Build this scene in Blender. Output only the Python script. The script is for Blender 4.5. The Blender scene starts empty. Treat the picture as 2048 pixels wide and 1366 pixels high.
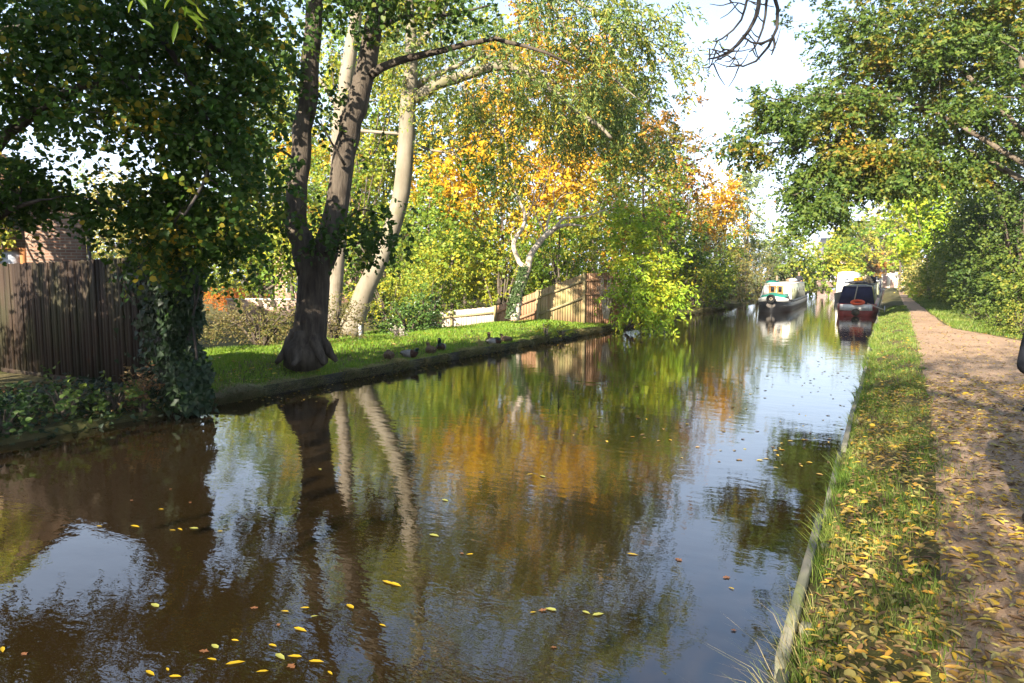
import bpy, bmesh, math, random
import numpy as np
from mathutils import Vector, Matrix
S = bpy.context.scene
COL = S.collection
rng = np.random.default_rng(7)
random.seed(7)
QL = 1.0            # leaf density
# ------------------------------------------------------------------ camera frame
f_px = 1365.3; YAW = math.radians(28.74); PIT = math.radians(5.36)
CAM = np.array([0, 0, 2.15])
FW = np.array([-math.sin(YAW)*math.cos(PIT), math.cos(YAW)*math.cos(PIT), -math.sin(PIT)])
RT = np.array([math.cos(YAW), math.sin(YAW), 0.]); UP = np.cross(RT, FW)
def ray(x, y): return FW + (x-1024)/f_px*RT + (683-y)/f_px*UP
def W(x, y, d): return CAM + d*ray(x, y)                  # a measured point of the place at distance d
def G(x, y, z=0.):                                       # the point of the level z seen there
    r = ray(x, y); return CAM + (z-CAM[2])/r[2]*r
def A(*a): return np.array(a, float)
def nrm(v): return v/(np.linalg.norm(v, axis=-1, keepdims=True)+1e-9)
def sstep(t): t = np.clip(t, 0, 1); return t*t*(3-2*t)
# ------------------------------------------------------------------ objects
def tag(o, label=None, cat=None, group=None, kind=None):
    if label: o['label'] = label
    if cat: o['category'] = cat
    if group: o['group'] = group
    if kind: o['kind'] = kind
    return o
def thing(name, label, cat, loc=(0,0,0), rz=0., group=None):
    o = bpy.data.objects.new(name, None); COL.objects.link(o)
    o.empty_display_size = .2
    o.location = [float(v) for v in loc]; o.rotation_euler = (0,0,rz)
    return tag(o, label, cat, group)
def mk(name, V, F, mats, parent=None, smooth=False, midx=None, world=True):
    """one mesh object; V (n,3); F list of index arrays (m,k); world: V in world coordinates"""
    V = np.asarray(V, float)
    if parent is not None and world:
        r = parent
        off = np.zeros(3)
        while r is not None: off += np.array(r.location); r = r.parent
        V = V - off
    me = bpy.data.meshes.new(name)
    F = [np.asarray(q, np.int32) for q in F if len(q)]
    loops = np.concatenate([q.ravel() for q in F]); tot = np.concatenate([np.full(len(q), q.shape[1], np.int32) for q in F])
    st = np.concatenate([[0], np.cumsum(tot)[:-1]]).astype(np.int32)
    me.vertices.add(len(V)); me.vertices.foreach_set('co', V.astype(np.float32).ravel())
    me.loops.add(len(loops)); me.loops.foreach_set('vertex_index', loops.astype(np.int32))
    me.polygons.add(len(tot)); me.polygons.foreach_set('loop_start', st); me.polygons.foreach_set('loop_total', tot)
    if midx is not None: me.polygons.foreach_set('material_index', np.asarray(midx, np.int32))
    if smooth: me.polygons.foreach_set('use_smooth', np.ones(len(tot), bool))
    for m in (mats if isinstance(mats, (list, tuple)) else [mats]): me.materials.append(m)
    me.update(calc_edges=True); me.validate()
    o = bpy.data.objects.new(name, me); COL.objects.link(o)
    if parent is not None: o.parent = parent
    return o
def bevel(o, w, seg=2):
    m = o.modifiers.new('b', 'BEVEL'); m.width = w; m.segments = seg; m.limit_method = 'ANGLE'; return o
def copy_tree(o, parent=None):
    c = o.copy(); COL.objects.link(c)
    if parent is not None: c.parent = parent
    for ch in list(o.children): copy_tree(ch, c)
    return c
class MB:
    """mesh builder: boxes, beams, tubes, lofts gathered into ONE mesh"""
    def __init__(s): s.v = []; s.f = {}; s.n = 0
    def add(s, V, F):
        V = np.asarray(V, float)
        for q in F:
            q = np.asarray(q)
            if len(q): s.f.setdefault(q.shape[1], []).append(q + s.n)
        s.v.append(V); s.n += len(V); return s
    def hexa(s, P):                                       # 8 corners: bottom 4 ccw, top 4 ccw
        return s.add(P, [np.array([[3,2,1,0],[4,5,6,7],[0,1,5,4],[1,2,6,5],[2,3,7,6],[3,0,4,7]])])
    def box(s, c, d, rz=0.):
        x, y, z = np.array(d)/2.
        P = A(*[[-x,-y,-z],[x,-y,-z],[x,y,-z],[-x,y,-z],[-x,-y,z],[x,-y,z],[x,y,z],[-x,y,z]])
        cz, sz = math.cos(rz), math.sin(rz)
        P = P @ np.array([[cz,sz,0],[-sz,cz,0],[0,0,1]]) + np.array(c, float)
        return s.hexa(P)
    def beam(s, a, b, w, h, up=(0,0,1)):
        a = np.array(a, float); b = np.array(b, float); t = nrm(b-a); sd = nrm(np.cross(t, np.array(up, float))); u = np.cross(sd, t)
        P = [a-sd*w/2-u*h/2, a+sd*w/2-u*h/2, b+sd*w/2-u*h/2, b-sd*w/2-u*h/2, a-sd*w/2+u*h/2, a+sd*w/2+u*h/2, b+sd*w/2+u*h/2, b-sd*w/2+u*h/2]
        return s.hexa(np.array(P))
    def tube(s, P, r, n=8, cap=True):
        P = np.asarray(P, float); m = len(P); r = np.broadcast_to(np.asarray(r, float), (m,))
        T = np.gradient(P, axis=0); T = nrm(T)
        ref = A(1,0,0) if abs(T[0][0]) < .8 else A(0,1,0)
        N = np.empty_like(P); nn = ref
        for i in range(m):
            nn = nn - T[i]*(nn@T[i]); nn = nn/(np.linalg.norm(nn)+1e-9); N[i] = nn
        B = np.cross(T, N); a = np.arange(n)*2*math.pi/n
        V = P[:,None]+r[:,None,None]*(np.cos(a)[None,:,None]*N[:,None]+np.sin(a)[None,:,None]*B[:,None])
        V = V.reshape(-1,3); i = np.arange(m-1)[:,None]*n; j = np.arange(n)[None]; k = (j+1)%n
        Q = np.stack([i+j, i+k, i+n+k, i+n+j], -1).reshape(-1,4)
        fs = [Q]
        if cap:
            V = np.vstack([V, P[:1], P[-1:]]); c0 = m*n; c1 = c0+1; jj = np.arange(n); kk = (jj+1)%n
            fs += [np.stack([np.full(n,c0), kk, jj], -1), np.stack([np.full(n,c1), (m-1)*n+jj, (m-1)*n+kk], -1)]
        return s.add(V, fs)
    def loft(s, rings, closed=True, cap=True):
        R = np.asarray(rings, float); m, n = R.shape[:2]; V = R.reshape(-1,3)
        i = np.arange(m-1)[:,None]*n; j = np.arange(n if closed else n-1)[None]; k = (j+1)%n
        fs = [np.stack([i+j, i+k, i+n+k, i+n+j], -1).reshape(-1,4)]
        if cap and closed: fs += [np.arange(n)[::-1][None], (m-1)*n+np.arange(n)[None]]
        return s.add(V, fs)
    def build(s, name, mats, parent=None, smooth=False, world=True, **k):
        return mk(name, np.vstack(s.v), [np.vstack(q) for q in s.f.values()], mats, parent, smooth, None, world)
def smoothline(P, n):                                     # Catmull-Rom through the given points
    P = np.asarray(P, float); Q = np.vstack([2*P[0]-P[1], P, 2*P[-1]-P[-2]]); t = np.linspace(0, len(P)-1-1e-6, n)
    i = t.astype(int); u = (t-i)[:,None]; a, b, c, d = Q[i], Q[i+1], Q[i+2], Q[i+3]
    return .5*(2*b+(c-a)*u+(2*a-5*b+4*c-d)*u*u+(3*b-a-3*c+d)*u**3)
# ------------------------------------------------------------------ materials
class NT:
    def __init__(s, name):
        s.m = bpy.data.materials.new(name); s.m.use_nodes = True; s.t = s.m.node_tree; s.t.nodes.clear()
        s.out = s.t.nodes.new('ShaderNodeOutputMaterial')
    def n(s, ty, **k):
        nd = s.t.nodes.new(ty)
        for a, b in k.items():
            if a.startswith('i_'):
                key = a[2:].replace('_', ' '); nd.inputs[int(key) if key.isdigit() else key].default_value = b
            else: setattr(nd, a, b)
        return nd
    def l(s, a, b): s.t.links.new(a, b)
    def pos(s, scale=(1,1,1)):
        g = s.n('ShaderNodeNewGeometry'); mp = s.n('ShaderNodeMapping'); mp.inputs['Scale'].default_value = scale
        s.l(g.outputs['Position'], mp.inputs['Vector']); return mp.outputs[0]
    def obj(s, scale=(1,1,1)):
        g = s.n('ShaderNodeTexCoord'); mp = s.n('ShaderNodeMapping'); mp.inputs['Scale'].default_value = scale
        s.l(g.outputs['Object'], mp.inputs['Vector']); return mp.outputs[0]
    def noise(s, vec, scale, detail=4., rough=.55):
        q = s.n('ShaderNodeTexNoise'); q.inputs['Scale'].default_value = scale; q.inputs['Detail'].default_value = detail; q.inputs['Roughness'].default_value = rough
        s.l(vec, q.inputs['Vector']); return q.outputs['Fac']
    def ramp(s, fac, stops):
        r = s.n('ShaderNodeValToRGB'); e = r.color_ramp.elements
        while len(e) < len(stops): e.new(.5)
        while len(e) > len(stops): e.remove(e[-1])
        for el, (p, c) in zip(e, stops): el.position = p; el.color = (*c, 1) if len(c) == 3 else c
        s.l(fac, r.inputs[0]); return r.outputs[0]
    def mix(s, fac, a, b, mode='MIX'):
        q = s.n('ShaderNodeMix', data_type='RGBA', blend_type=mode)
        for v, i in ((fac,0),(a,6),(b,7)):
            if hasattr(v, 'links'): s.l(v, q.inputs[i])
            else: q.inputs[i].default_value = v if not isinstance(v, tuple) or len(v) == 4 else (*v, 1)
        return q.outputs[2]
    def bump(s, h, strength, dist):
        b = s.n('ShaderNodeBump'); b.inputs['Strength'].default_value = strength; b.inputs['Distance'].default_value = dist
        s.l(h, b.inputs['Height']); return b.outputs[0]
    def pbr(s, col, rough=.7, spec=.3, normal=None, metal=0.):
        p = s.n('ShaderNodeBsdfPrincipled'); p.inputs['Roughness'].default_value = rough; p.inputs['Specular IOR Level'].default_value = spec
        p.inputs['Metallic'].default_value = metal
        if hasattr(col, 'links'): s.l(col, p.inputs['Base Color'])
        else: p.inputs['Base Color'].default_value = (*col, 1)
        if normal is not None: s.l(normal, p.inputs['Normal'])
        return p
    def end(s, sh): s.l(sh.outputs[0] if hasattr(sh, 'outputs') else sh, s.out.inputs['Surface']); return s.m
def ev(cols): n = len(cols); return [((i+.5)/n, c) for i, c in enumerate(cols)]
def leafmat(name, ca, cb=None, ns=.35, trans=.45, rough=.5, lo=.4, hi=.6, gain=1.):
    ca = [tuple(min(.78, v*gain) for v in c) for c in ca]; cb = [tuple(min(.78, v*gain) for v in c) for c in cb] if cb else cb
    t = NT(name); g = t.n('ShaderNodeNewGeometry'); r = g.outputs['Random Per Island']
    c = t.ramp(r, ev(ca))
    if cb:
        w = t.ramp(t.noise(t.pos(), ns, 3.), [(lo,(0,0,0)),(hi,(1,1,1))]); c = t.mix(w, c, t.ramp(r, ev(cb)))
    p = t.pbr(c, rough, .25); tr = t.n('ShaderNodeBsdfTranslucent'); t.l(c, tr.inputs[0])
    mx = t.n('ShaderNodeMixShader'); mx.inputs[0].default_value = trans; t.l(p.outputs[0], mx.inputs[1]); t.l(tr.outputs[0], mx.inputs[2])
    return t.end(mx)
def barkmat(name, c0, c1, c2, fine=9., bump=.03, moss=None):
    t = NT(name); v = t.pos((1,1,.16)); n1 = t.noise(v, fine, 6., .65); n2 = t.noise(t.pos(), 1.3, 4.)
    c = t.mix(t.ramp(n2, [(.35,(0,0,0)),(.65,(1,1,1))]), t.ramp(n1, [(.3,c0),(.55,c1),(.75,c2)]), t.ramp(n1, [(.3,c1),(.6,c2),(.8,c1)]))
    if moss: c = t.mix(t.ramp(t.noise(t.pos(), 2.2, 5.), [(.52,(0,0,0)),(.68,(.7,.7,.7))]), c, moss)
    return t.end(t.pbr(c, .85, .2, t.bump(n1, .9, bump)))
def plainmat(name, col, rough=.6, spec=.3, var=.25, scale=6., metal=0., bump=.0):
    t = NT(name); n = t.noise(t.obj(), scale, 5.)
    d = tuple(x*(1-var) for x in col); u = tuple(min(1, x*(1+var*.6)) for x in col)
    c = t.ramp(n, [(.3,d),(.7,u)])
    return t.end(t.pbr(c, rough, spec, t.bump(n, .5, bump) if bump else None, metal))
def woodmat(name, c0, c1, c2, sc=(14,14,1.2), stain=None, rough=.75):
    t = NT(name); v = t.pos(sc); n = t.noise(v, 1., 6., .6); g = t.n('ShaderNodeNewGeometry')
    c = t.ramp(n, [(.3,c0),(.5,c1),(.72,c2)])
    c = t.mix(.55, c, t.ramp(g.outputs['Random Per Island'], ev([c0, c1, c2])))
    if stain: c = t.mix(t.ramp(t.noise(t.pos((1,1,.5)), 1.6, 4.), [(.45,(0,0,0)),(.62,(.8,.8,.8))]), c, stain)
    return t.end(t.pbr(c, rough, .2, t.bump(n, .5, .008)))
M = {}
M['bark_dark'] = barkmat('furrowed_dark_bark', (.018,.013,.009), (.055,.042,.030), (.105,.085,.062), 11., .06)
M['bark_pale'] = barkmat('smooth_pale_bark', (.11,.09,.06), (.165,.14,.098), (.22,.19,.138), 3.5, .006, (.13,.125,.055))
M['bark_slim'] = barkmat('slim_tree_bark', (.11,.09,.06), (.18,.15,.11), (.25,.21,.155), 7., .012)
M['bark_dead'] = barkmat('bare_weathered_bark', (.20,.15,.11), (.36,.29,.22), (.50,.43,.34), 8., .012)
M['bark_brown'] = barkmat('brown_bark', (.035,.027,.02), (.075,.058,.042), (.13,.105,.08), 9., .02)
M['bark_twig'] = barkmat('dark_twig_bark', (.02,.017,.015), (.045,.038,.034), (.08,.07,.06), 9., .004)
M['bark_oak'] = barkmat('oak_bark', (.04,.03,.02), (.09,.07,.05), (.15,.12,.085), 10., .02)
G1, G2, G3 = (.030,.060,.010), (.050,.095,.014), (.085,.135,.020)
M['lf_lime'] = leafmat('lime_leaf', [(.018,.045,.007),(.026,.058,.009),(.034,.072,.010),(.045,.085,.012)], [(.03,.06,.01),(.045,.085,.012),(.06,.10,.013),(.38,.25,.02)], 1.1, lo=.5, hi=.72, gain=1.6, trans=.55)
M['lf_big'] = leafmat('dark_green_leaf', [(.022,.05,.008),(.035,.07,.010),(.05,.09,.013)], [(.05,.09,.013),(.09,.13,.016),(.22,.19,.02)], .6, lo=.5, hi=.7, gain=1.35)
M['lf_ash'] = leafmat('ash_leaf', [(.055,.095,.025),(.075,.12,.035),(.10,.145,.04)], [(.075,.115,.025),(.13,.16,.03),(.25,.22,.03)], .35, gain=1.6)
M['lf_oak'] = leafmat('oak_leaf', [(.035,.07,.012),(.055,.10,.016),(.08,.125,.02),(.11,.15,.025)], [(.07,.11,.016),(.14,.17,.02),(.26,.19,.02),(.30,.15,.02)], .5, lo=.5, hi=.68, gain=1.2)
M['lf_yellow'] = leafmat('yellow_leaf', [(.42,.26,.010),(.50,.33,.014),(.36,.27,.016),(.50,.24,.012)], [(.22,.22,.018),(.34,.27,.015),(.14,.17,.02)], .28, lo=.46, hi=.62, gain=1.4)
M['lf_orange'] = leafmat('orange_leaf', [(.44,.20,.014),(.50,.27,.014),(.34,.15,.016),(.46,.30,.02)], [(.16,.16,.02),(.26,.20,.02),(.36,.21,.016)], .3, gain=1.4)
M['lf_rust'] = leafmat('rust_leaf', [(.30,.115,.02),(.36,.16,.025),(.22,.095,.02),(.14,.11,.02)], [(.09,.10,.02),(.13,.12,.02),(.20,.12,.02)], .35, gain=1.35)
M['lf_mid'] = leafmat('mid_green_leaf', [G1, G2, G3], [(.085,.13,.016),(.14,.17,.018),(.24,.22,.02)], .3, gain=1.7)
M['lf_fresh'] = leafmat('fresh_green_leaf', [(.06,.115,.012),(.085,.145,.014),(.12,.175,.018)], [(.13,.175,.018),(.2,.21,.02),(.30,.25,.018)], .33, gain=1.55)
M['lf_sap'] = leafmat('sapling_leaf', [(.16,.27,.02),(.21,.32,.024),(.29,.37,.028)], [(.25,.33,.024),(.36,.38,.026),(.46,.38,.028)], .6, lo=.48, hi=.66, gain=1.2)
M['lf_grey'] = leafmat('willow_grey_leaf', [(.07,.095,.04),(.095,.12,.052),(.125,.145,.065)], [(.12,.13,.035),(.2,.165,.03),(.28,.19,.025)], .3, lo=.48, hi=.66, gain=1.4)
M['lf_pale'] = leafmat('pale_leaf', [(.17,.185,.055),(.22,.22,.07),(.27,.25,.08)], [(.20,.21,.04),(.30,.25,.05),(.34,.24,.05)], .4, gain=1.4)
M['lf_poplar'] = leafmat('poplar_leaf', [(.11,.15,.05),(.14,.18,.06),(.18,.205,.075)], None, gain=1.4)
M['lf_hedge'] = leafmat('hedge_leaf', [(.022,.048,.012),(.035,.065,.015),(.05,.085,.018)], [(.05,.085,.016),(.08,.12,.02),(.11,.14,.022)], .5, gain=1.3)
M['lf_hedgelit'] = leafmat('sunlit_hedge_leaf', [(.07,.115,.018),(.10,.15,.023),(.135,.18,.03)], [(.12,.16,.024),(.18,.20,.028),(.27,.23,.032)], .6, lo=.46, hi=.68, gain=1.15)  # paler hedge leaf: sunlight on the hedge is put into the colour
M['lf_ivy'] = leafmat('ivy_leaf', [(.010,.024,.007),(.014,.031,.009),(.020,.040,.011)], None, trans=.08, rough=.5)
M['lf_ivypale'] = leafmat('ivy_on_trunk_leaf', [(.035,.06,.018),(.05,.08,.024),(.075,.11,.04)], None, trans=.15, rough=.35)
M['lf_brown'] = leafmat('dead_leaf', [(.22,.115,.05),(.28,.155,.075),(.17,.09,.04),(.24,.17,.06)], None)
M['lf_twiggy'] = leafmat('twiggy_hedge_leaf', [(.13,.12,.035),(.19,.16,.05),(.17,.12,.05)], [(.09,.11,.025),(.14,.15,.03),(.22,.17,.05)], .8)
M['lf_fiery'] = leafmat('fiery_hedge_leaf', [(.55,.17,.02),(.60,.22,.03),(.50,.13,.02)], None)
M['lf_laurel'] = leafmat('laurel_leaf', [(.028,.06,.012),(.045,.085,.016),(.065,.11,.02)], None, trans=.15, rough=.3, gain=1.3)
M['lf_flower'] = leafmat('pale_pink_flower', [(.5,.42,.36),(.55,.48,.40),(.45,.40,.30)], None)
M['lf_willow'] = leafmat('long_green_leaf', [(.09,.16,.012),(.12,.19,.014),(.17,.22,.016)], None, trans=.5)
M['fallen'] = leafmat('fallen_leaf', [(.46,.29,.025),(.50,.35,.05),(.36,.27,.08),(.36,.19,.025),(.28,.20,.08),(.20,.11,.045),(.40,.36,.10),(.20,.15,.05),(.15,.085,.04),(.12,.07,.035)], None, trans=.2, rough=.5)
M['float_y'] = leafmat('floating_yellow_leaf', [(.36,.235,.012)], None, trans=.1, rough=.35)
M['float_g'] = leafmat('floating_green_leaf', [(.25,.25,.06)], None, trans=.1, rough=.35)
M['float_b'] = leafmat('floating_brown_leaf', [(.16,.07,.03)], None, trans=.1, rough=.4)
M['grass'] = leafmat('lawn_grass_blade', [(.075,.15,.012),(.10,.19,.016),(.135,.22,.020),(.17,.25,.026)], [(.09,.17,.013),(.12,.20,.017),(.19,.24,.03)], .8, trans=.35, rough=.5, gain=1.3)
M['vgrass'] = leafmat('verge_grass_blade', [(.055,.11,.012),(.08,.15,.016),(.11,.18,.022),(.15,.20,.035)], [(.09,.14,.02),(.14,.19,.03),(.22,.23,.06)], 1.2, trans=.3, rough=.5)
M['dry'] = leafmat('dry_bank_grass', [(.22,.17,.075),(.16,.14,.05),(.10,.115,.025),(.28,.22,.11),(.08,.11,.02)], None, trans=.25, rough=.6, gain=1.5)
# ------------------------------------------------------------------ world + sun
SUN_EL, SUN_AZ = math.radians(27), math.radians(3.)
w = bpy.data.worlds.new('World'); S.world = w; w.use_nodes = True
nt = w.node_tree; bg = nt.nodes['Background']
sky = nt.nodes.new('ShaderNodeTexSky'); sky.sky_type = 'NISHITA'; sky.sun_disc = False
sky.sun_elevation = SUN_EL; sky.sun_rotation = math.radians(180)+SUN_AZ; sky.air_density = 1.; sky.dust_density = .7; sky.ozone_density = 1.2
tc = nt.nodes.new('ShaderNodeTexCoord'); sx = nt.nodes.new('ShaderNodeSeparateXYZ'); nt.links.new(tc.outputs['Generated'], sx.inputs[0])
def wm(op, a, b=None):
    q = nt.nodes.new('ShaderNodeMath'); q.operation = op
    for i, v in enumerate((a, b)):
        if v is None: continue
        if hasattr(v, 'links'): nt.links.new(v, q.inputs[i])
        else: q.inputs[i].default_value = v
    return q.outputs[0]
zz = wm('ADD', wm('MAXIMUM', sx.outputs[2], 0.), .18)
cx = nt.nodes.new('ShaderNodeCombineXYZ'); nt.links.new(wm('DIVIDE', sx.outputs[0], zz), cx.inputs[0]); nt.links.new(wm('DIVIDE', sx.outputs[1], zz), cx.inputs[1])
cn = nt.nodes.new('ShaderNodeTexNoise'); cn.inputs['Scale'].default_value = 1.15; cn.inputs['Detail'].default_value = 7; cn.inputs['Roughness'].default_value = .55
nt.links.new(cx.outputs[0], cn.inputs['Vector'])
cr = nt.nodes.new('ShaderNodeValToRGB'); cr.color_ramp.elements[0].position = .46; cr.color_ramp.elements[1].position = .68; nt.links.new(cn.outputs['Fac'], cr.inputs[0])
hz = nt.nodes.new('ShaderNodeMapRange'); hz.inputs[1].default_value = .0; hz.inputs[2].default_value = .5; hz.inputs[3].default_value = .97; hz.inputs[4].default_value = .0
nt.links.new(sx.outputs[2], hz.inputs[0])
cf = wm('MAXIMUM', wm('MULTIPLY', cr.outputs[0], .5), hz.outputs[0])
mx = nt.nodes.new('ShaderNodeMix'); mx.data_type = 'RGBA'; nt.links.new(cf, mx.inputs[0]); nt.links.new(sky.outputs[0], mx.inputs[6]); mx.inputs[7].default_value = (4.6, 5.3, 6.6, 1)
nt.links.new(mx.outputs[2], bg.inputs[0]); bg.inputs[1].default_value = .08
sd = bpy.data.lights.new('sun', 'SUN'); sd.energy = 5.; sd.angle = math.radians(.5); sd.color = (1., .90, .76)
so = bpy.data.objects.new('sun', sd); COL.objects.link(so); so.location = (-5, -40, 30)
tv = Vector((math.sin(SUN_AZ)*math.cos(SUN_EL), math.cos(SUN_AZ)*math.cos(SUN_EL), -math.sin(SUN_EL)))
so.rotation_euler = tv.to_track_quat('-Z', 'Y').to_euler()
# ------------------------------------------------------------------ camera
cd = bpy.data.cameras.new('camera'); cd.sensor_width = 36; cd.lens = 24.; cd.clip_end = 3000; cd.clip_start = .05
co = bpy.data.objects.new('camera', cd); COL.objects.link(co); co.location = CAM
co.rotation_euler = (math.pi/2-PIT, 0, YAW); S.camera = co
S.view_settings.view_transform = 'Standard'; S.view_settings.look = 'None'; S.view_settings.exposure = 2.1; S.view_settings.gamma = 1.
S.render.engine = 'CYCLES'; cy = S.cycles
cy.max_bounces = 6; cy.diffuse_bounces = 3; cy.glossy_bounces = 3; cy.transmission_bounces = 4; cy.transparent_max_bounces = 4
cy.caustics_reflective = False; cy.caustics_refractive = False; cy.use_denoising = True; cy.sample_clamp_indirect = 6.
# ------------------------------------------------------------------ ground
XL, XR, YEND = -9.9, -.36, 165.
def hsh(x, y): return np.sin(x*1.7+y*.9)*.5+np.sin(x*.63-y*1.31+2.)*.5
def gz(x, y):
    x = np.asarray(x, float); y = np.asarray(y, float)
    t = XL-x
    lawn = .15+.21*sstep(t/2.2)-.34*sstep((t-3.0)/3.4)+.02*hsh(x, y)*sstep(t)
    near = .10+.16*sstep(t/.9)+.02*hsh(x*2, y*2)
    k = sstep((y-7.2)/1.2); left = near*(1-k)+lawn*k
    u = x-XR
    right = .19+.26*sstep(u/.9)+.012*hsh(x*2, y*1.3)*sstep(u/.5)
    z = np.where(x <= XL, left, np.where(x >= XR, right, -1.2))
    return np.where((y > YEND) & (x > XL) & (x < XR), .4, z)
xs = np.concatenate([[-1200,-600,-300,-150,-90,-60,-45,-36],np.arange(-30,-16,2.),np.arange(-16,-10.2,.4),[-10.2,-10.05,-9.95,XL,XL+.01],[-7,-4,-1.5],[XR-.01,XR],np.arange(-.3,1.4,.1),np.arange(1.4,4,.3),np.arange(4,12,1.),[14,18,25,40,60,100,200,400,800,1200]])
ys = np.concatenate([[-600,-300,-100,-60],np.arange(-40,-2,3.),np.arange(-2,30,.5),np.arange(30,70,2.),np.arange(70,YEND,8.),[YEND-.01,YEND+.01,180,220,300,500,900,1600]])
xx, yy = np.meshgrid(xs, ys); zg = gz(xx, yy)
nx, ny = len(xs), len(ys); i = np.arange(ny-1)[:,None]*nx; j = np.arange(nx-1)[None]
t = NT('earth'); n1 = t.noise(t.pos(), 7., 6., .6); n2 = t.noise(t.pos(), .6, 4.); n3 = t.noise(t.pos(), 60., 4., .7)
c = t.mix(t.ramp(n2, [(.35,(0,0,0)),(.6,(1,1,1))]), t.ramp(n1, [(.3,(.045,.05,.014)),(.7,(.085,.085,.028))]), t.ramp(n1, [(.3,(.085,.07,.035)),(.7,(.13,.11,.05))]))
M['earth'] = t.end(t.pbr(c, .95, .1, t.bump(n3, .8, .02)))
g = mk('ground', np.stack([xx, yy, zg], -1).reshape(-1,3), [np.stack([i+j, i+j+1, i+nx+j+1, i+nx+j], -1).reshape(-1,4)], M['earth'], smooth=False)
tag(g, 'grassy earth of both canal banks reaching to the horizon', 'ground', kind='structure')
# towpath sheet
py = np.concatenate([[-30,-10],np.arange(-4,30,.4),np.arange(30,100,2.),[110,125,140,160]])
def pl(y): return np.interp(y, [-5,4,6,11,18,40,100,160], [.12,.18,.25,.48,.62,.95,1.15,1.2])
def pr(y): return np.interp(y, [-5,14,20,23,27,35,60,100,160], [3.6,3.6,3.7,3.2,1.95,1.85,1.75,1.75,1.75])
uu = np.linspace(0, 1, 14)
PX = pl(py)[:,None]*(1-uu)+pr(py)[:,None]*uu
jit = .07*np.sin(py*3.1)+.05*np.sin(py*7.7+1); PX[:,0] += jit; PX[:,-1] += .1*np.sin(py*2.3)
PY = np.repeat(py[:,None], 14, 1); PZ = gz(PX, PY)+.03-.045*((uu==0)|(uu==1))[None]
i = np.arange(len(py)-1)[:,None]*14; j = np.arange(13)[None]
t = NT('gravel'); n1 = t.noise(t.pos(), 55., 5., .75); n2 = t.noise(t.pos(), 1.1, 4.); v = t.n('ShaderNodeTexVoronoi'); v.inputs['Scale'].default_value = 70; t.l(t.pos(), v.inputs['Vector'])
c = t.ramp(n1, [(.28,(.175,.112,.070)),(.48,(.35,.235,.150)),(.62,(.46,.325,.215)),(.8,(.58,.45,.33))])
c = t.mix(t.ramp(n2, [(.4,(0,0,0)),(.65,(.55,.55,.55))]), c, (.20,.135,.09))
c = t.mix(t.ramp(v.outputs['Distance'], [(.0,(0,0,0)),(.55,(.22,.22,.22))]), c, (.13,.085,.05))
M['gravel'] = t.end(t.pbr(c, .92, .15, t.bump(n1, 1., .012)))
o = mk('towpath', np.stack([PX, PY, PZ], -1).reshape(-1,3), [np.stack([i+j, i+j+1, i+14+j+1, i+14+j], -1).reshape(-1,4)], M['gravel'], smooth=True)
tag(o, 'pinkish gravel towpath running beside the canal', 'path', kind='structure')
# water
t = NT('canal_water'); vp = t.pos((1,1,1)); va = t.pos((.55,1.,1.))
big = t.ramp(t.noise(t.pos((.25,.12,1)), 1., 3.), [(.35,(.25,.25,.25)),(.65,(1,1,1))])
h1 = t.noise(va, 9., 3., .55); h2 = t.noise(va, 2.2, 2., .5); h3 = t.noise(vp, 28., 2., .5)
a1 = t.n('ShaderNodeMath', operation='MULTIPLY'); t.l(h1, a1.inputs[0]); t.l(big, a1.inputs[1])
a2 = t.n('ShaderNodeMath', operation='MULTIPLY_ADD'); t.l(h2, a2.inputs[0]); a2.inputs[1].default_value = 1.6; t.l(a1.outputs[0], a2.inputs[2])
a3 = t.n('ShaderNodeMath', operation='MULTIPLY_ADD'); t.l(h3, a3.inputs[0]); a3.inputs[1].default_value = .03; t.l(a2.outputs[0], a3.inputs[2])
p = t.pbr((.0130,.0082,.0030), .008, .5, t.bump(a3.outputs[0], 1., .0022)); p.inputs['IOR'].default_value = 1.95
M['water'] = t.end(p)
o = mk('water', [(XL-.3,-120,0),(XR+.05,-120,0),(XR+.05,YEND+.2,0),(XL-.3,YEND+.2,0)], [[(0,1,2,3)]], M['water'])
tag(o, 'brown rippled canal water with reflections', 'water', kind='structure')
# ------------------------------------------------------------------ leaves
LT = {
 'diamond': (A([0,0,0],[.45,-.5,.10],[1,0,-.06],[.45,.5,.10]), [[(0,1,2),(0,2,3)]]),
 'round': (A([0,0,0],[.16,-.42,.08],[.58,-.48,.07],[1,0,-.08],[.58,.48,.07],[.16,.42,.08]), [[(0,1,2,3),(0,3,4,5)]]),
 'long': (A([0,0,0],[.25,-.45,.06],[.65,-.42,.05],[1,0,-.10],[.65,.42,.05],[.25,.45,.06]), [[(0,1,2,3),(0,3,4,5)]]),
 'oak': (A([0,0,0],[.28,-.33,.05],[.40,-.18,.02],[.58,-.5,.06],[.70,-.22,.02],[1,0,-.06],[.70,.22,.02],[.58,.5,.06],[.40,.18,.02],[.28,.33,.05]), [[(0,1,2,3,4,5),(0,5,6,7,8,9)]]),
 'ivy': (A([0,0,0],[.05,-.5,.05],[.45,-.30,.03],[1,0,-.05],[.45,.30,.03],[.05,.5,.05]), [[(0,1,2,3),(0,3,4,5)]]),
}
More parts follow.
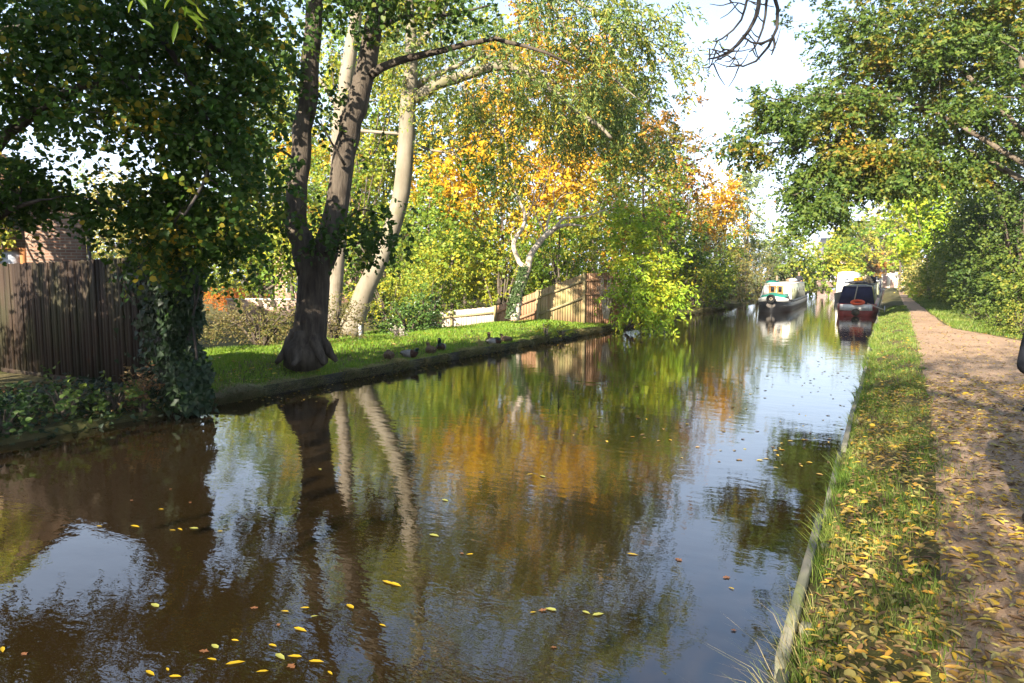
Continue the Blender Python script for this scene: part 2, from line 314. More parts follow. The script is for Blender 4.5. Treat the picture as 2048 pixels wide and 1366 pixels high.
def leafmesh(C, ax, nm, L, Wd, kind):
    T, F = LT[kind]; n = len(C); k = len(T)
    ax = nrm(ax); nm = nrm(nm - ax*np.sum(nm*ax, -1, keepdims=True)); sd_ = np.cross(nm, ax)
    L = np.broadcast_to(L, (n,)); Wd = np.broadcast_to(Wd, (n,))
    V = C[:,None]+ax[:,None]*(L[:,None,None]*T[None,:,0:1])+sd_[:,None]*(Wd[:,None,None]*T[None,:,1:2])+nm[:,None]*(L[:,None,None]*T[None,:,2:3])
    fs = [(np.arange(n)[:,None,None]*k+np.array(q)[None]).reshape(-1, len(q[0])) for q in F]
    return V.reshape(-1,3), fs
def sprays(c, d, n, SL, L, Wd, kind, droop=.3, up=.7, r=rng):
    """leafy twigs: n leaves along each of the given twigs"""
    m = len(c); t_ = np.tile((np.arange(n)+.6)/n, (m,1)); sgn = np.tile(np.where(np.arange(n)%2, 1., -1.), (m,1))
    SL = np.broadcast_to(SL, (m,))[:,None]*r.uniform(.7,1.3,(m,1))
    d = nrm(d); s_ = nrm(np.cross(d, nrm(A(0,0,1)+r.normal(0,.35,(m,3)))))
    P = c[:,None]+d[:,None]*(SL*t_)[...,None]+A(0,0,-1)*(droop*SL*t_**2)[...,None]+r.normal(0,.05,(m,n,3))*SL[...,None]
    ax = d[:,None]*.55+s_[:,None]*sgn[...,None]*.8+r.normal(0,.35,(m,n,3))+A(0,0,-1)*droop*.8
    nm = A(-.05,-.55,up)+r.normal(0,.6,(m,n,3))+d[:,None]*.15   # leaves turn towards the light
    q = r.uniform(.65,1.25,m*n)
    return leafmesh(P.reshape(-1,3), ax.reshape(-1,3), nm.reshape(-1,3), L*q, Wd*q, kind)
def lumps(u, ph): return 1+.20*np.sin(u@A(3.1,2.2,1.3)+ph)+.14*np.sin(u@A(-4.7,3.9,5.1)+2*ph)+.10*np.sin(u@A(8.3,-7.1,6.2)+3*ph)
def blobpts(c, rad, K, r=rng, fill=2.4, zmin=None):
    u = nrm(r.normal(0,1,(K,3))); q = r.random(K)**(1/fill)*lumps(u, r.uniform(0,6))
    P = np.array(c)+u*q[:,None]*np.array(rad)
    if zmin is not None: P = P[P[:,2] > zmin]; 
    return P
def connect(tb, S_, SR, targets, r=rng, rmax=.05, sides=5, rtip=.006):
    """grow thin limbs from the nearest point of the skeleton to every target"""
    if len(targets) == 0: return
    S_ = [np.array(x) for x in S_]; SR = list(SR)
    dist = np.min(np.linalg.norm(targets[:,None]-np.array(S_)[None], axis=-1), 1)
    for q in np.argsort(dist):
        c_ = targets[q]; SA = np.array(S_); dd = np.linalg.norm(SA-c_, axis=1)+.9*np.maximum(0, SA[:,2]-c_[2]+.2*np.linalg.norm(SA-c_, axis=1))
        b = int(np.argmin(dd)); a_ = SA[b]; ln = np.linalg.norm(c_-a_)
        if ln < .05: continue
        ctrl = (a_+c_)/2+A(0,0,.12*ln)+r.normal(0,.09*ln,3); tt = np.linspace(0,1,6)[:,None]
        P = (1-tt)**2*a_+2*tt*(1-tt)*ctrl+tt**2*c_; P[1:-1] += r.normal(0,.025*ln,(4,3))
        r0 = min(SR[b]*.7, rmax, .012*ln+.012); rr = np.linspace(r0, rtip, 6)
        tb.tube(P, rr, sides, cap=False)
        for k_ in (2,4): S_.append(P[k_]); SR.append(rr[k_])
def tree(name, label, cat, base, limbs, blobs, bark, leaf, kind='round', L=.1, Wd=.08, n=7, SL=.4, droop=.3, per=6, spread=.35, sides=10, twigs=True,
         rmax=.05, group=None, seed=1, fill=2.4, up=.7, rough=.06, zmin=None, extra=None):
    """limbs: (points, r0, r1); blobs: (centre, radii, number of clumps)"""
    r = np.random.default_rng(seed)
    root = thing(name, label, cat, base, group=group)
    tb = MB(); SK, SR = [], []
    for P, r0, r1 in limbs:
        P = np.asarray(P, float); m = max(8, int(np.sum(np.linalg.norm(np.diff(P, axis=0), axis=1))/.35)); m = min(m, 60)
        Q = smoothline(P, m); rr = np.interp(np.linspace(0,1,m), np.linspace(0,1,2 if np.isscalar(r1) else len(r1)+1), [r0, r1] if np.isscalar(r1) else [r0, *r1])
        Q[1:] += r.normal(0, 1, (m-1,3))*rr[1:,None]*rough*2; tb.tube(Q, rr, sides)
        SK += list(Q[m//4:]); SR += list(rr[m//4:])
    CL = []
    for c_, rad, K in blobs: CL.append(blobpts(c_, rad, max(1, int(K)), r, fill, zmin))
    CL = np.vstack(CL)
    if twigs: connect(tb, SK, SR, CL, r, rmax)
    tb.build('trunk', bark, root, smooth=True)
    m = max(1, int(per*QL)); C = np.repeat(CL, m, 0)+r.normal(0, spread, (len(CL)*m, 3))*A(1,1,.75)
    cen = np.mean(CL, 0); D = nrm(C-cen)*.6+r.normal(0,.6,C.shape)+A(0,0,-droop)*.5
    V, F = sprays(C, D, n, SL, L, Wd, kind, droop, up, r)
    if extra is not None:
        V2, F2 = sprays(np.array(extra), np.tile(A(0,.1,-1), (len(extra),1)), 6, .2, .11, .028, kind, .5, up, r); F = [np.vstack([a, b+len(V)]) for a, b in zip(F, F2)]; V = np.vstack([V, V2])
    mk('crown', V, F, leaf, root, smooth=False)
    return root
def PB(px, py_, d, rx, ry, rd, K): k = d/f_px; return (W(px, py_, d), _rad(rx*k, rd, ry*k), K)
def _rad(a, b, c_): return A(abs(a*RT[0])+abs(b*FW[0]), abs(a*RT[1])+abs(b*FW[1]), c_)*A(.95,.95,1)
def pxl(pts, d): return [W(x, y, d if np.isscalar(d) else d[i_]) for i_, (x, y) in enumerate(pts)]
def autotree(name, label, px, ytop, ybot, d, rx, leaf, bark='bark_brown', K=70, L=.2, Wd=.16, per=6, n=7, SL=.6, seed=1, cat='tree', trunk_r=.16, kind='diamond', base_z=None, spread=.45, shape=0, droop=.3, group=None, lean=0., extra_blobs=()):
    """a tree seen whole at distance d: crown between the heights ytop and ybot"""
    k = d/f_px; b = W(px-lean, 560, d); b[2] = float(gz(b[0], b[1])) if base_z is None else base_z
    top = W(px, ytop, d); bot = W(px, ybot, d); cz = (top+bot)/2; rz_ = (top[2]-bot[2])/2; R_ = rx*k
    r = np.random.default_rng(seed)
    limbs = [([b, (b+cz)/2*A(1,1,0)+A(0,0,b[2]*.5+cz[2]*.5)+r.normal(0,.15,3), cz+A(0,0,rz_*.5)], trunk_r, trunk_r*.25)]
    for q in range(6):
        a_ = r.uniform(0,6.28); h = r.uniform(.35,.75); st = b*(1-h)+cz*h
        limbs.append(([st, st+A(math.cos(a_)*R_*.4, math.sin(a_)*R_*.4, rz_*.3), cz+A(math.cos(a_)*R_*.75, math.sin(a_)*R_*.75, r.uniform(-.4,.6)*rz_)], trunk_r*.5, trunk_r*.12))
    K = K*1.75; L = L*1.12; Wd = Wd*1.12
    if shape == 0:
        bl = [(cz, A(R_, R_, rz_)*.9, K*.5)]
        for q in range(5):
            a_ = r.uniform(0,6.28); bl.append((cz+A(math.cos(a_)*R_*.5, math.sin(a_)*R_*.5, r.uniform(-.55,.6)*rz_), A(R_*.5, R_*.5, rz_*.42), K*.1))
    else:                                                 # a column or a cone
        bl = [(cz+A(0,0,rz_*h), A(R_*(1-.55*max(h,0)), R_*(1-.55*max(h,0)), rz_*.4), K*.25) for h in (-.6,-.2,.2,.6)]
    bl += list(extra_blobs)
    return tree(name, label, cat, b, limbs, bl, M[bark], M[leaf], kind, L, Wd, n, SL, droop, per, spread, 7, True, .05, group, seed, up=.5, zmin=b[2]+.1)
def shrub(name, label, c, rad, leaf, K=60, L=.08, Wd=.06, per=6, n=7, SL=.3, seed=1, cat='shrub', kind='diamond', bark='bark_brown', spread=.18, stems=9, droop=.15, group=None, up=.4, fill=3.):
    """c: middle of its foot; rad: half widths and height"""
    r = np.random.default_rng(seed); c = np.array(c, float); rad = np.array(rad, float)
    root = thing(name, label, cat, c, group=group); tb = MB(); SK, SR = [], []
    for q in range(stems):
        a_ = r.uniform(0,6.28); e = r.uniform(.2,.7)
        P = smoothline([c+A(math.cos(a_)*.1*rad[0], math.sin(a_)*.1*rad[1], -.05), c+A(math.cos(a_)*e*.5*rad[0], math.sin(a_)*e*.5*rad[1], rad[2]*.45), c+A(math.cos(a_)*e*rad[0], math.sin(a_)*e*rad[1], rad[2]*r.uniform(.65,.95))], 8)
        rr = np.linspace(.03+.012*rad[2], .006, 8); tb.tube(P, rr, 5); SK += list(P[1:]); SR += list(rr[1:])
    CL = blobpts(c+A(0,0,rad[2]*.48), rad*A(1,1,.52), K, r, fill, c[2]+.05)
    connect(tb, SK, SR, CL, r, .02, 4, .004); tb.build('stem', M[bark], root, smooth=True)
    m = max(1, int(per*QL)); C = np.repeat(CL, m, 0)+r.normal(0, spread, (len(CL)*m, 3)); C[:,2] = np.maximum(C[:,2], c[2]+.04)
    D = nrm(C-(c+A(0,0,rad[2]*.4)))*.8+r.normal(0,.5,C.shape)
    V, F = sprays(C, D, n, SL, L, Wd, kind, droop, up, r); V[:,2] = np.maximum(V[:,2], c[2]-.02)
    mk('foliage', V, F, M[leaf], root); return root
# ------------------------------------------------------------------ trees near the water
def bez(*p): return [A(*q) for q in p]
B_ = PB
lim_base = A(-13.4, 3.2, .2)
limbs = [(bez((-13.4,3.2,.1),(-13.2,3.3,1.6),(-12.6,3.4,3.2),(-11.6,3.2,5.2)), .26, .14),
         ([A(-12.8,3.4,2.8)]+pxl([(-60,330),(20,265),(90,210),(160,175),(300,150)], [10,9.6,9.3,9.1,8.8]), .11, .03),
         ([A(-12.2,3.3,4.2)]+pxl([(100,40),(300,40),(480,120)], [9.6,9.2,8.9]), .12, .03),
         (bez((-11.9,3.2,4.8),(-10.6,1.,6.),(-9.6,-2.,7.4)), .12, .05),
         ([A(-12.7,3.4,3.)]+pxl([(-80,470),(20,420),(80,400)], [9.6,9.2,8.8]), .07, .02),
         (pxl([(300,40),(400,200),(420,330),(370,430)], [9.2,8.8,8.5,8.2]), .045, .015)]
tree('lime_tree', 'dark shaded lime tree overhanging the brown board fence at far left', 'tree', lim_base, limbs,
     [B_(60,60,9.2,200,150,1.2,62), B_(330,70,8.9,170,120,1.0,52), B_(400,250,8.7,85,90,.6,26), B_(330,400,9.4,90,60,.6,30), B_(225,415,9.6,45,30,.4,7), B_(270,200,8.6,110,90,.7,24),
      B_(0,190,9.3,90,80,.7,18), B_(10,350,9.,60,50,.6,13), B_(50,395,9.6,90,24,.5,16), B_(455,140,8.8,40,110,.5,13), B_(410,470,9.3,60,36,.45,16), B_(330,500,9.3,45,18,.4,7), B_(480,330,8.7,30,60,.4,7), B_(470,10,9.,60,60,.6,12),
      (A(-9.6,-2.5,7.2), A(2.6,3.6,2.8), 150), (A(-8.2,-1.5,8.8), A(3.,3.5,2.6), 130), (A(-8.8,1.6,6.8), A(2.,2.,1.3), 80), (A(-11.4,1.,4.1), A(1.6,1.5,1.2), 125), (A(-13.6,1.,4.0), A(2.,1.8,1.3), 125), (A(-11.5,-1.6,3.1), A(2.2,1.6,1.4), 90), (A(-6.2,-3.5,7.), A(2.2,2.6,2.2), 80)],  # unseen crown masses, added to shade the fence, bank and near water
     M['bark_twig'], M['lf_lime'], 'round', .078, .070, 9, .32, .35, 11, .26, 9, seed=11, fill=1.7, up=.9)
wb = A(3.4,-5.,.45)
limbs = [(bez((3.4,-5,.4),(3.3,-4.9,2.5),(2.8,-4.5,5.),(1.6,-4,8.5)), .34, .14),
         (bez((2.9,-4.6,4.4),(1.,-2.5,6.6),(-1.6,-.6,8.)), .16, .05),
         (bez((2.8,-4.5,5.),(4.8,-3.,7.2),(6.,-2,8.6)), .15, .05),
         ([A(1.,-2.5,6.6), A(.4,1.5,6.9)]+pxl([(1495,-160),(1512,-60),(1516,20),(1480,85),(1440,112),(1416,118)], [5.6,5.5,5.5,5.4,5.3,5.2]), .06, [.026,.02,.016,.011,.005]),
         (pxl([(1512,-60),(1545,-20),(1557,30),(1547,75),(1520,115),(1490,132),(1466,128)], 5.45), .018, .005),
         (pxl([(1516,10),(1505,50),(1480,80),(1462,105),(1430,122)], 5.4), .012, .005),
         (pxl([(1500,-40),(1492,10),(1476,50),(1440,80),(1426,82)], 5.6), .012, .005),
         (pxl([(1547,75),(1530,84),(1505,86),(1485,70)], 5.4), .012, .005), (pxl([(1545,70),(1549,90),(1543,110)], 5.4), .012, .005),
         (pxl([(1536,-30),(1530,40),(1512,90),(1498,104)], 5.5), .012, .005), (pxl([(1440,112),(1428,100),(1414,97)], 5.2), .005, .002),
         (pxl([(1440,112),(1432,122),(1424,129)], 5.2), .005, .002), (pxl([(1480,95),(1470,112),(1476,124)], 5.3), .005, .002), (pxl([(1492,10),(1478,6),(1460,4)], 5.6), .006, .003),
         (pxl([(1460,104),(1450,98),(1444,101)], 5.3), .004, .003), (pxl([(1492,0),(1520,8),(1548,14)], 5.5), .005, .003),
         ([A(-1.6,-.6,8.)]+pxl([(420,-420),(360,-160),(330,-60)], [4.6,4.2,3.9]), .03, .008)]
r_ = np.random.default_rng(66)
for P_, a_, b_ in list(limbs[4:]):
    Q_ = smoothline(P_, 12)
    for q in range(3):
        k = r_.integers(2, 11); d_ = nrm(r_.normal(0,1,3)*A(1,.6,.8)+A(0,0,-.5)); l_ = r_.uniform(.06,.22)
        limbs.append(([Q_[k], Q_[k]+d_*l_*.5+A(0,0,-.01), Q_[k]+d_*l_+A(0,0,.015)], .006, .0025))
wt = tree('willow_tree', 'towpath willow behind the viewer with bare twigs hanging into the pale sky', 'tree', wb, limbs,
     [(A(1.6,-4,9.), A(4.2,4.2,3.2), 95), (A(-2.6,-3.,9.), A(2.8,3.,2.4), 55), (A(5.4,-2.6,8.), A(2.6,3.4,2.4), 50), (A(1.6,-2.6,6.4), A(2.6,2.,1.5), 34), (A(.2,-6.,5.), A(2.6,2.2,1.6), 34)],
     M['bark_twig'], M['lf_willow'], 'long', .13, .035, 9, .5, .9, 22, .42, 9, seed=12, fill=2., up=.2, extra=pxl([(262,-75),(300,-90),(345,-60),(366,-52),(385,-85)], 3.9))
# the big two-stemmed tree
d = 14.2
limbs = [(pxl([(612,722),(614,690),(622,620),(628,560),(628,515)], d), .46, [.37,.33,.33,.32]),
         *[([W(614,690,14.2)+A(math.cos(a)*.18,math.sin(a)*.18,.25), W(614,705,14.2)+A(math.cos(a)*.45,math.sin(a)*.36,.06), W(614,712,14.2)+A(math.cos(a)*l_,math.sin(a)*l_,-.12)], .17, [.11,.04]) for a, l_ in ((-2.2,.62),(-1.2,.66),(-.3,.68),(.6,.6),(2.6,.64),(3.6,.62))],
         (pxl([(622,545),(606,490),(592,430),(600,310),(618,170),(630,20),(640,-180),(650,-420)], d), .29, [.25,.22,.20,.19,.17,.13,.06]),
         (pxl([(632,550),(652,500),(672,420),(692,300),(716,200),(740,100),(756,10),(800,-160),(840,-380)], d+.1), .29, [.26,.24,.23,.22,.20,.17,.12,.06]),
         (pxl([(742,150),(770,132),(805,120),(860,106),(905,96),(985,76),(1021,86),(1076,99),(1141,128)], [14.2,14.2,14.1,14.,13.9,13.8,13.7,13.6,13.5]), .095, .022),
         (pxl([(732,80),(770,50),(815,31),(900,30),(980,10)], 14.), .07, .02), (pxl([(618,170),(560,110),(500,90)], [14.2,13.8,13.2]), .07, .02),
         (pxl([(600,330),(560,300),(520,320)], [14.2,13.8,13.4]), .03, .01), (pxl([(676,455),(720,420),(770,430)], [14.,13.7,13.5]), .03, .008),
         (pxl([(650,505),(700,490),(750,480)], [14.,13.6,13.4]), .03, .008), (pxl([(690,330),(660,280),(640,240)], [14.,13.6,13.3]), .03, .01)]
bt = W(612,715,d); bt[2] = gz(bt[0], bt[1])
tree('two_stemmed_tree', 'large dark furrowed tree on the lawn forking low into two stems', 'tree', bt, limbs,
     [B_(620,-140,13.8,190,130,2.,64), B_(770,0,13.6,70,28,.8,9), B_(530,110,13.2,60,110,.7,22), B_(500,320,13.,50,80,.5,13), B_(690,0,13.4,100,30,.8,14), B_(900,15,13.4,70,20,.6,5),
      B_(745,450,13.5,35,28,.35,9), B_(660,455,13.3,50,25,.3,4), B_(520,440,13.2,40,50,.5,9), B_(660,200,14.6,50,60,.4,6), B_(600,-330,14.,300,150,2.6,40)],
     M['bark_dark'], M['lf_big'], 'round', .11, .09, 8, .4, .35, 8, .34, 14, seed=13, rough=.03, fill=1.8)
d = 22.3
pt = W(708,660,d); pt[2] = gz(pt[0], pt[1])-.05
zr = lambda L_: [(700+x/2.926, y/2.926) for x, y in L_]
limbs = [(pxl([(700,668),(715,620),(740,560),(772,490),(800,400),(812,300),(815,220),(822,130),(822,60),(815,-60),(835,-220)], d), .42, [.35,.30,.285,.28,.275,.26,.22,.18,.13,.05]),
         (pxl(zr([(385,580),(500,500),(650,450),(780,405),(930,385),(1080,460),(1220,560),(1330,660),(1450,730),(1530,810)]), [22.3,22.1,22,21.8,21.6,21.4,21.2,21,20.9,20.8]), .20, .05),
         (pxl(zr([(372,520),(450,460),(530,425),(640,380),(760,300)]), 22.5), .13, .04), (pxl(zr([(720,290),(850,350),(930,385),(1080,400),(1210,490)]), [21.9,21.8,21.7,21.5,21.4]), .09, .04),
         (pxl(zr([(378,280),(470,180),(580,0),(640,-180)]), 22.3), .12, .04), (pxl(zr([(660,500),(720,590),(760,700),(860,740),(920,860)]), [21.9,21.6,21.4,21.2,21.]), .07, .015),
         (pxl([(840,40),(930,-60),(1080,-40),(1200,30),(1300,60)], [22.3,21.6,21,20.6,20.3]), .13, .03), (pxl(zr([(760,490),(900,540),(1030,600)]), [21.8,21.5,21.3]), .05, .012),
         (pxl([(1080,-40),(1150,90),(1230,160),(1290,210)], [21,20.8,20.6,20.5]), .06, .012)]
tree('pale_barked_tree', 'tall leaning pale smooth barked tree with feathery green leaves over the canal', 'tree', pt, limbs,
     [B_(1130,70,21.,190,70,1.8,38), B_(1290,45,20.6,90,55,1.,18), B_(1060,190,21.,150,80,1.4,34), B_(1230,190,24.,85,85,1.3,30), B_(1280,310,24.5,50,60,.9,12), B_(1150,260,24.,100,55,1.2,20),
      B_(900,60,21.5,120,90,1.4,18), B_(930,220,21.4,90,60,1.2,10), B_(1040,-120,21.5,300,120,2.4,60), B_(900,-260,22.,170,120,2.2,50), B_(1130,-260,21.5,180,120,2.2,50), B_(720,-200,22.3,130,140,1.6,30), B_(1010,330,21.,45,60,.6,6), B_(850,-140,22.,180,120,2.,22), B_(1350,130,20.5,30,50,.6,5)],
     M['bark_pale'], M['lf_ash'], 'long', .16, .05, 13, .52, .5, 9, .42, 12, seed=14, rough=.012, rmax=.045, fill=1.8, up=.4)
d = 24.
sb = W(665,640,d); sb[2] = gz(sb[0], sb[1])-.05
tree('slim_tree', 'slim upright tree standing just behind the dark two stemmed trunk', 'tree', sb,
     [(pxl([(664,650),(668,600),(681,450),(676,330),(682,230),(700,110),(712,20),(720,-120)], d), .30, [.26,.24,.27,.27,.24,.2,.1]),
      (pxl([(690,252),(727,262),(802,268),(828,282),(854,298),(905,304),(940,287),(984,273)], [24,23.8,23.4,23.2,23,22.8,22.7,22.6]), .065, .018),
      (pxl([(905,304),(935,330),(960,360)], 22.7), .04, .01), (pxl([(682,230),(640,160),(600,120)], d), .08, .02)],
     [B_(720,-60,24,130,90,1.6,20), B_(960,320,22.6,70,50,.8,10), B_(600,120,24,60,60,.8,10), B_(780,180,24.,70,90,.9,11)], M['bark_slim'], M['lf_fresh'], 'round', .13, .10, 7, .45, .3, 7, .36, 10, seed=15, rough=.02)
d = 26.5
ib = W(1032,640,d); ib[2] = gz(ib[0], ib[1])-.05
zq = lambda L_: [(700+x/3.413, 400+y/3.413) for x, y in L_]
limbs = [(pxl(zq([(1120,820),(1140,700),(1165,600),(1195,520),(1215,460)]), d), .26, [.21,.17,.16,.15]),
         (pxl(zq([(1215,470),(1235,370),(1285,300),(1340,240),(1420,185),(1500,168),(1612,178)]), d), .15, [.13,.13,.12,.09,.06,.03]),
         (pxl(zq([(1390,200),(1420,160),(1480,122),(1600,110),(1720,76),(1812,50)]), d-.2), .08, .015), (pxl(zq([(1340,230),(1350,150),(1385,70),(1440,-20),(1520,-60)]), d), .07, .012),
         (pxl(zq([(1205,470),(1150,420),(1115,320),(1140,240),(1185,180),(1190,80),(1150,0),(1125,-80),(1140,-140)]), d), .12, [.10,.10,.09,.08,.07,.06,.04,.02]),
         (pxl(zq([(1185,180),(1215,90),(1245,30),(1270,-60)]), d), .05, .01), (pxl(zq([(1300,290),(1250,250),(1270,190)]), d-.1), .03, .006), (pxl(zq([(1490,170),(1490,60),(1530,-10)]), d), .03, .008),
         (pxl(zq([(1640,95),(1700,130),(1770,190)]), d), .02, .006), (pxl(zq([(1330,230),(1280,130),(1240,50)]), d+.2), .04, .01), (pxl(zq([(1640,100),(1680,50),(1690,20)]), d), .02, .005),
         (pxl(zq([(1720,76),(1790,80),(1830,90)]), d), .012, .004), (pxl(zq([(1400,60),(1390,-60),(1420,-200)]), d), .03, .006), (pxl(zq([(1260,0),(1250,-160),(1300,-260)]), d), .03, .005), (pxl(zq([(1115,320),(1100,230),(1130,150)]), d), .02, .005)]
it = thing('bare_tree', 'bare twisted tree with grey branches and ivy round its trunk by the pale fence', 'tree', ib)
tb = MB(); r5 = np.random.default_rng(5); SK, SR = [], []
for P, r0, r1 in limbs:
    m = 18; Q = smoothline(P, m); rr = np.interp(np.linspace(0,1,m), np.linspace(0,1,2 if np.isscalar(r1) else len(r1)+1), [r0, r1] if np.isscalar(r1) else [r0, *r1]); Q[1:] += r5.normal(0,.012,(m-1,3))
    tb.tube(Q, rr*.92, 8); SK += list(Q[9:]); SR += list(rr[9:])
connect(tb, SK, SR, np.vstack([blobpts(W(x, y, d), A(.7,.5,.6), 9, r5) for x, y in ((1190,430),(1090,340),(1030,370),(1120,420),(1060,300))]), r5, .015, 4, .004)
tb.build('trunk', M['bark_dead'], it, smooth=True)
P = smoothline(pxl(zq([(1105,805),(1125,700),(1150,610),(1175,530),(1190,450)]), d), 700); P = np.repeat(P, 3, 0); a_ = r5.uniform(0,6.28,len(P)); rr = np.linspace(.25,.15,len(P))*r5.uniform(.7,1.15,len(P))
O = np.stack([np.cos(a_), np.sin(a_), r5.normal(0,.2,len(P))], -1)
V, F = leafmesh(P+O*rr[:,None], O*.3+r5.normal(0,.5,P.shape)-A(0,0,.6), O+r5.normal(0,.35,P.shape), r5.uniform(.07,.13,len(P)), r5.uniform(.07,.12,len(P)), 'ivy')
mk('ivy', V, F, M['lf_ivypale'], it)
# the oak over the towpath
ob = A(5.2,29.5,.45); d = 26.5
limbs = [(bez((5.2,29.5,.3),(5.1,29.4,2.),(4.7,29.2,4.2),(4.2,29,6.5),(3.6,28.8,9.5)), .50, [.42,.34,.26,.14]),
         ([A(4.9,29.3,3.4)]+pxl([(2030,425),(2000,385),(1955,350),(1890,335),(1830,318),(1760,325),(1700,340),(1640,365),(1590,390)], [27.,27,26.8,26.6,26.4,26.2,26,25.8,25.7]), .22, [.19,.17,.14,.11,.09,.075,.06,.045,.03,.015]),
         ([A(4.5,29.2,5.)]+pxl([(1930,300),(1820,280),(1730,290),(1640,290),(1560,285),(1500,290)], [27,26.6,26.4,26.2,26,25.9]), .12, [.09,.07,.06,.05,.03,.015]),
         ([A(4.2,29,6.5)]+pxl([(1900,120),(1780,60),(1690,40)], [27,26.5,26.3]), .10, .03), ([A(4.4,29.1,5.6)]+pxl([(1880,230),(1760,190),(1660,190),(1560,200),(1520,180)], [26.6,26.3,26.1,26,26]), .09, .02),
         (pxl([(1960,350),(1930,300),(1900,240)], 26.8), .10, .03), (pxl([(1700,340),(1680,400),(1660,440)], 26), .04, .012), (bez((3.9,29,8),(5.5,27.5,10.5),(6.5,26.5,12)), .18, .05)]
tree('oak_tree', 'big green and gold oak reaching over the towpath and canal at upper right', 'tree', ob, limbs,
     [B_(1960,60,26.,120,110,1.6,60), B_(1980,320,26.4,70,60,1.,16), B_(1850,110,27,190,130,2.4,120), B_(1720,100,26.5,90,90,1.4,34), B_(1680,230,26.3,75,75,1.2,26), B_(1800,240,26.6,130,80,1.8,52), B_(1960,230,27.2,110,100,2.,46), B_(1560,270,26.,80,40,1.,20), B_(1545,215,26.,35,45,.7,10), B_(1615,215,26.,35,30,.6,7),
      B_(1490,295,25.9,35,20,.6,7), B_(1740,360,26.,80,40,1.1,22), B_(1660,400,25.9,60,50,1.,17), B_(1690,310,26,90,35,1.,18), B_(1720,345,26.2,100,35,1.1,22), B_(1640,335,26,50,30,.7,10), B_(1800,345,26.3,60,30,.9,14), B_(1880,330,26.6,60,40,1.,14), B_(1590,380,25.8,35,25,.5,5), B_(1640,430,25.8,50,30,.8,8), B_(1860,-60,27,240,90,3.,70), B_(2030,80,27.5,110,110,2.,30), B_(1830,310,26.4,60,25,.8,8), (A(5.5,28.,9.), A(3.2,3.2,2.4), 60)],
     M['bark_oak'], M['lf_oak'], 'oak', .18, .13, 7, .42, .25, 17, .30, 12, seed=16, rough=.03, fill=1.9, up=.5)
# ------------------------------------------------------------------ the trees behind
AT = autotree
KW = dict(n=7, per=6)
AT('acacia_tree','feathery yellow green tree between the dark stems and pale trunk',700,270,600,40,75,'lf_fresh',K=70,L=.18,Wd=.13,seed=44)
AT('birch_tree','slender yellowing tree directly behind the left dark stem',585,240,600,44,70,'lf_fresh',K=70,L=.19,Wd=.14,seed=45)
AT('beech_tree','broad golden yellow beech behind the pale leaning trunk',1000,190,560,42,175,'lf_yellow',K=120,L=.22,Wd=.17,SL=.6,seed=21,cat='tree')
AT('field_maple','orange yellow maple rising behind the bare twisted tree',1195,215,560,43,130,'lf_orange',K=90,L=.21,Wd=.16,seed=22)
AT('maple_tree','tall gold and orange maple crown above the long pale branch',1090,40,420,50,200,'lf_orange',K=165,L=.25,Wd=.19,seed=23)
AT('chestnut_tree','tall russet topped tree at the right end of the left bank wood',1345,185,520,47,72,'lf_rust',K=70,L=.22,Wd=.17,seed=24)
AT('alder_tree','dark green tree beside the russet crown with drooping sprays',1285,240,570,40,95,'lf_mid',K=75,L=.17,Wd=.12,seed=25)
AT('rowan_tree','small bright orange tree left of the pale poplar',1418,325,560,60,66,'lf_orange',K=60,L=.24,Wd=.18,seed=26)
AT('poplar_tree','narrow pale green poplar with pointed top above the moored boat',1492,315,580,68,44,'lf_poplar',K=60,L=.24,Wd=.18,seed=27,shape=1)
AT('hornbeam_tree','yellowing green tree low behind the bare twisted tree',1120,400,620,34,120,'lf_fresh',K=90,L=.15,Wd=.12,seed=28)
AT('hazel_tree','bushy green tree between the pale trunk and low pale fence',905,420,625,33,100,'lf_fresh',K=80,L=.15,Wd=.12,seed=29)
AT('sycamore_tree','shady green tree behind the slim trunk and pale leaning trunk',790,430,640,36,95,'lf_mid',K=80,L=.16,Wd=.13,seed=30)
AT('elder_tree','leafy green tree behind the two stemmed trunk on its left',520,380,630,31,110,'lf_fresh',K=85,L=.15,Wd=.12,seed=31)
AT('pale_tree','pale yellow tree catching sun beside the brick gable',262,330,600,30,120,'lf_pale',K=95,L=.14,Wd=.10,seed=32)
AT('golden_tree','golden tree showing between the two dark stems',640,230,560,52,110,'lf_yellow',K=65,L=.25,Wd=.19,seed=33)
AT('tall_lime','tall yellow green tree filling the gap left of the pale trunk',770,120,520,56,110,'lf_fresh',K=120,L=.28,Wd=.21,seed=34)
AT('ash_tree','tall airy green tree above the left end of the wood',520,90,450,55,130,'lf_mid',K=110,L=.28,Wd=.2,seed=35)
AT('holly_tree','dense dark tree behind the yellow green waterside sapling',1390,440,625,44,80,'lf_mid',K=70,L=.17,Wd=.13,seed=36)
AT('distant_tree','round green tree beyond the stern of the cream boat',1645,478,585,78,55,'lf_fresh',K=60,L=.28,Wd=.22,seed=37,base_z=.3)
AT('dark_tree','dark green tree overhanging the far left bank behind the cream boat',1580,430,590,70,60,'lf_mid',K=60,L=.26,Wd=.2,seed=38)
AT('far_tree','pale yellow green tree closing the far end of the towpath',1775,395,560,115,75,'lf_pale',K=70,L=.42,Wd=.32,seed=39)
AT('lane_tree','light green tree closing the view above the white cruiser',1705,400,565,100,50,'lf_fresh',K=60,L=.34,Wd=.27,seed=46,base_z=.3)
AT('garden_tree','yellowish tree beside the far end of the towpath',1815,440,570,95,34,'lf_pale',K=45,L=.32,Wd=.25,seed=47)
AT('apple_tree','small yellow green garden tree between the board fence and brick house',-45,285,480,15.5,62,'lf_fresh',K=26,L=.09,Wd=.065,SL=.35,seed=48,spread=.25,trunk_r=.07)
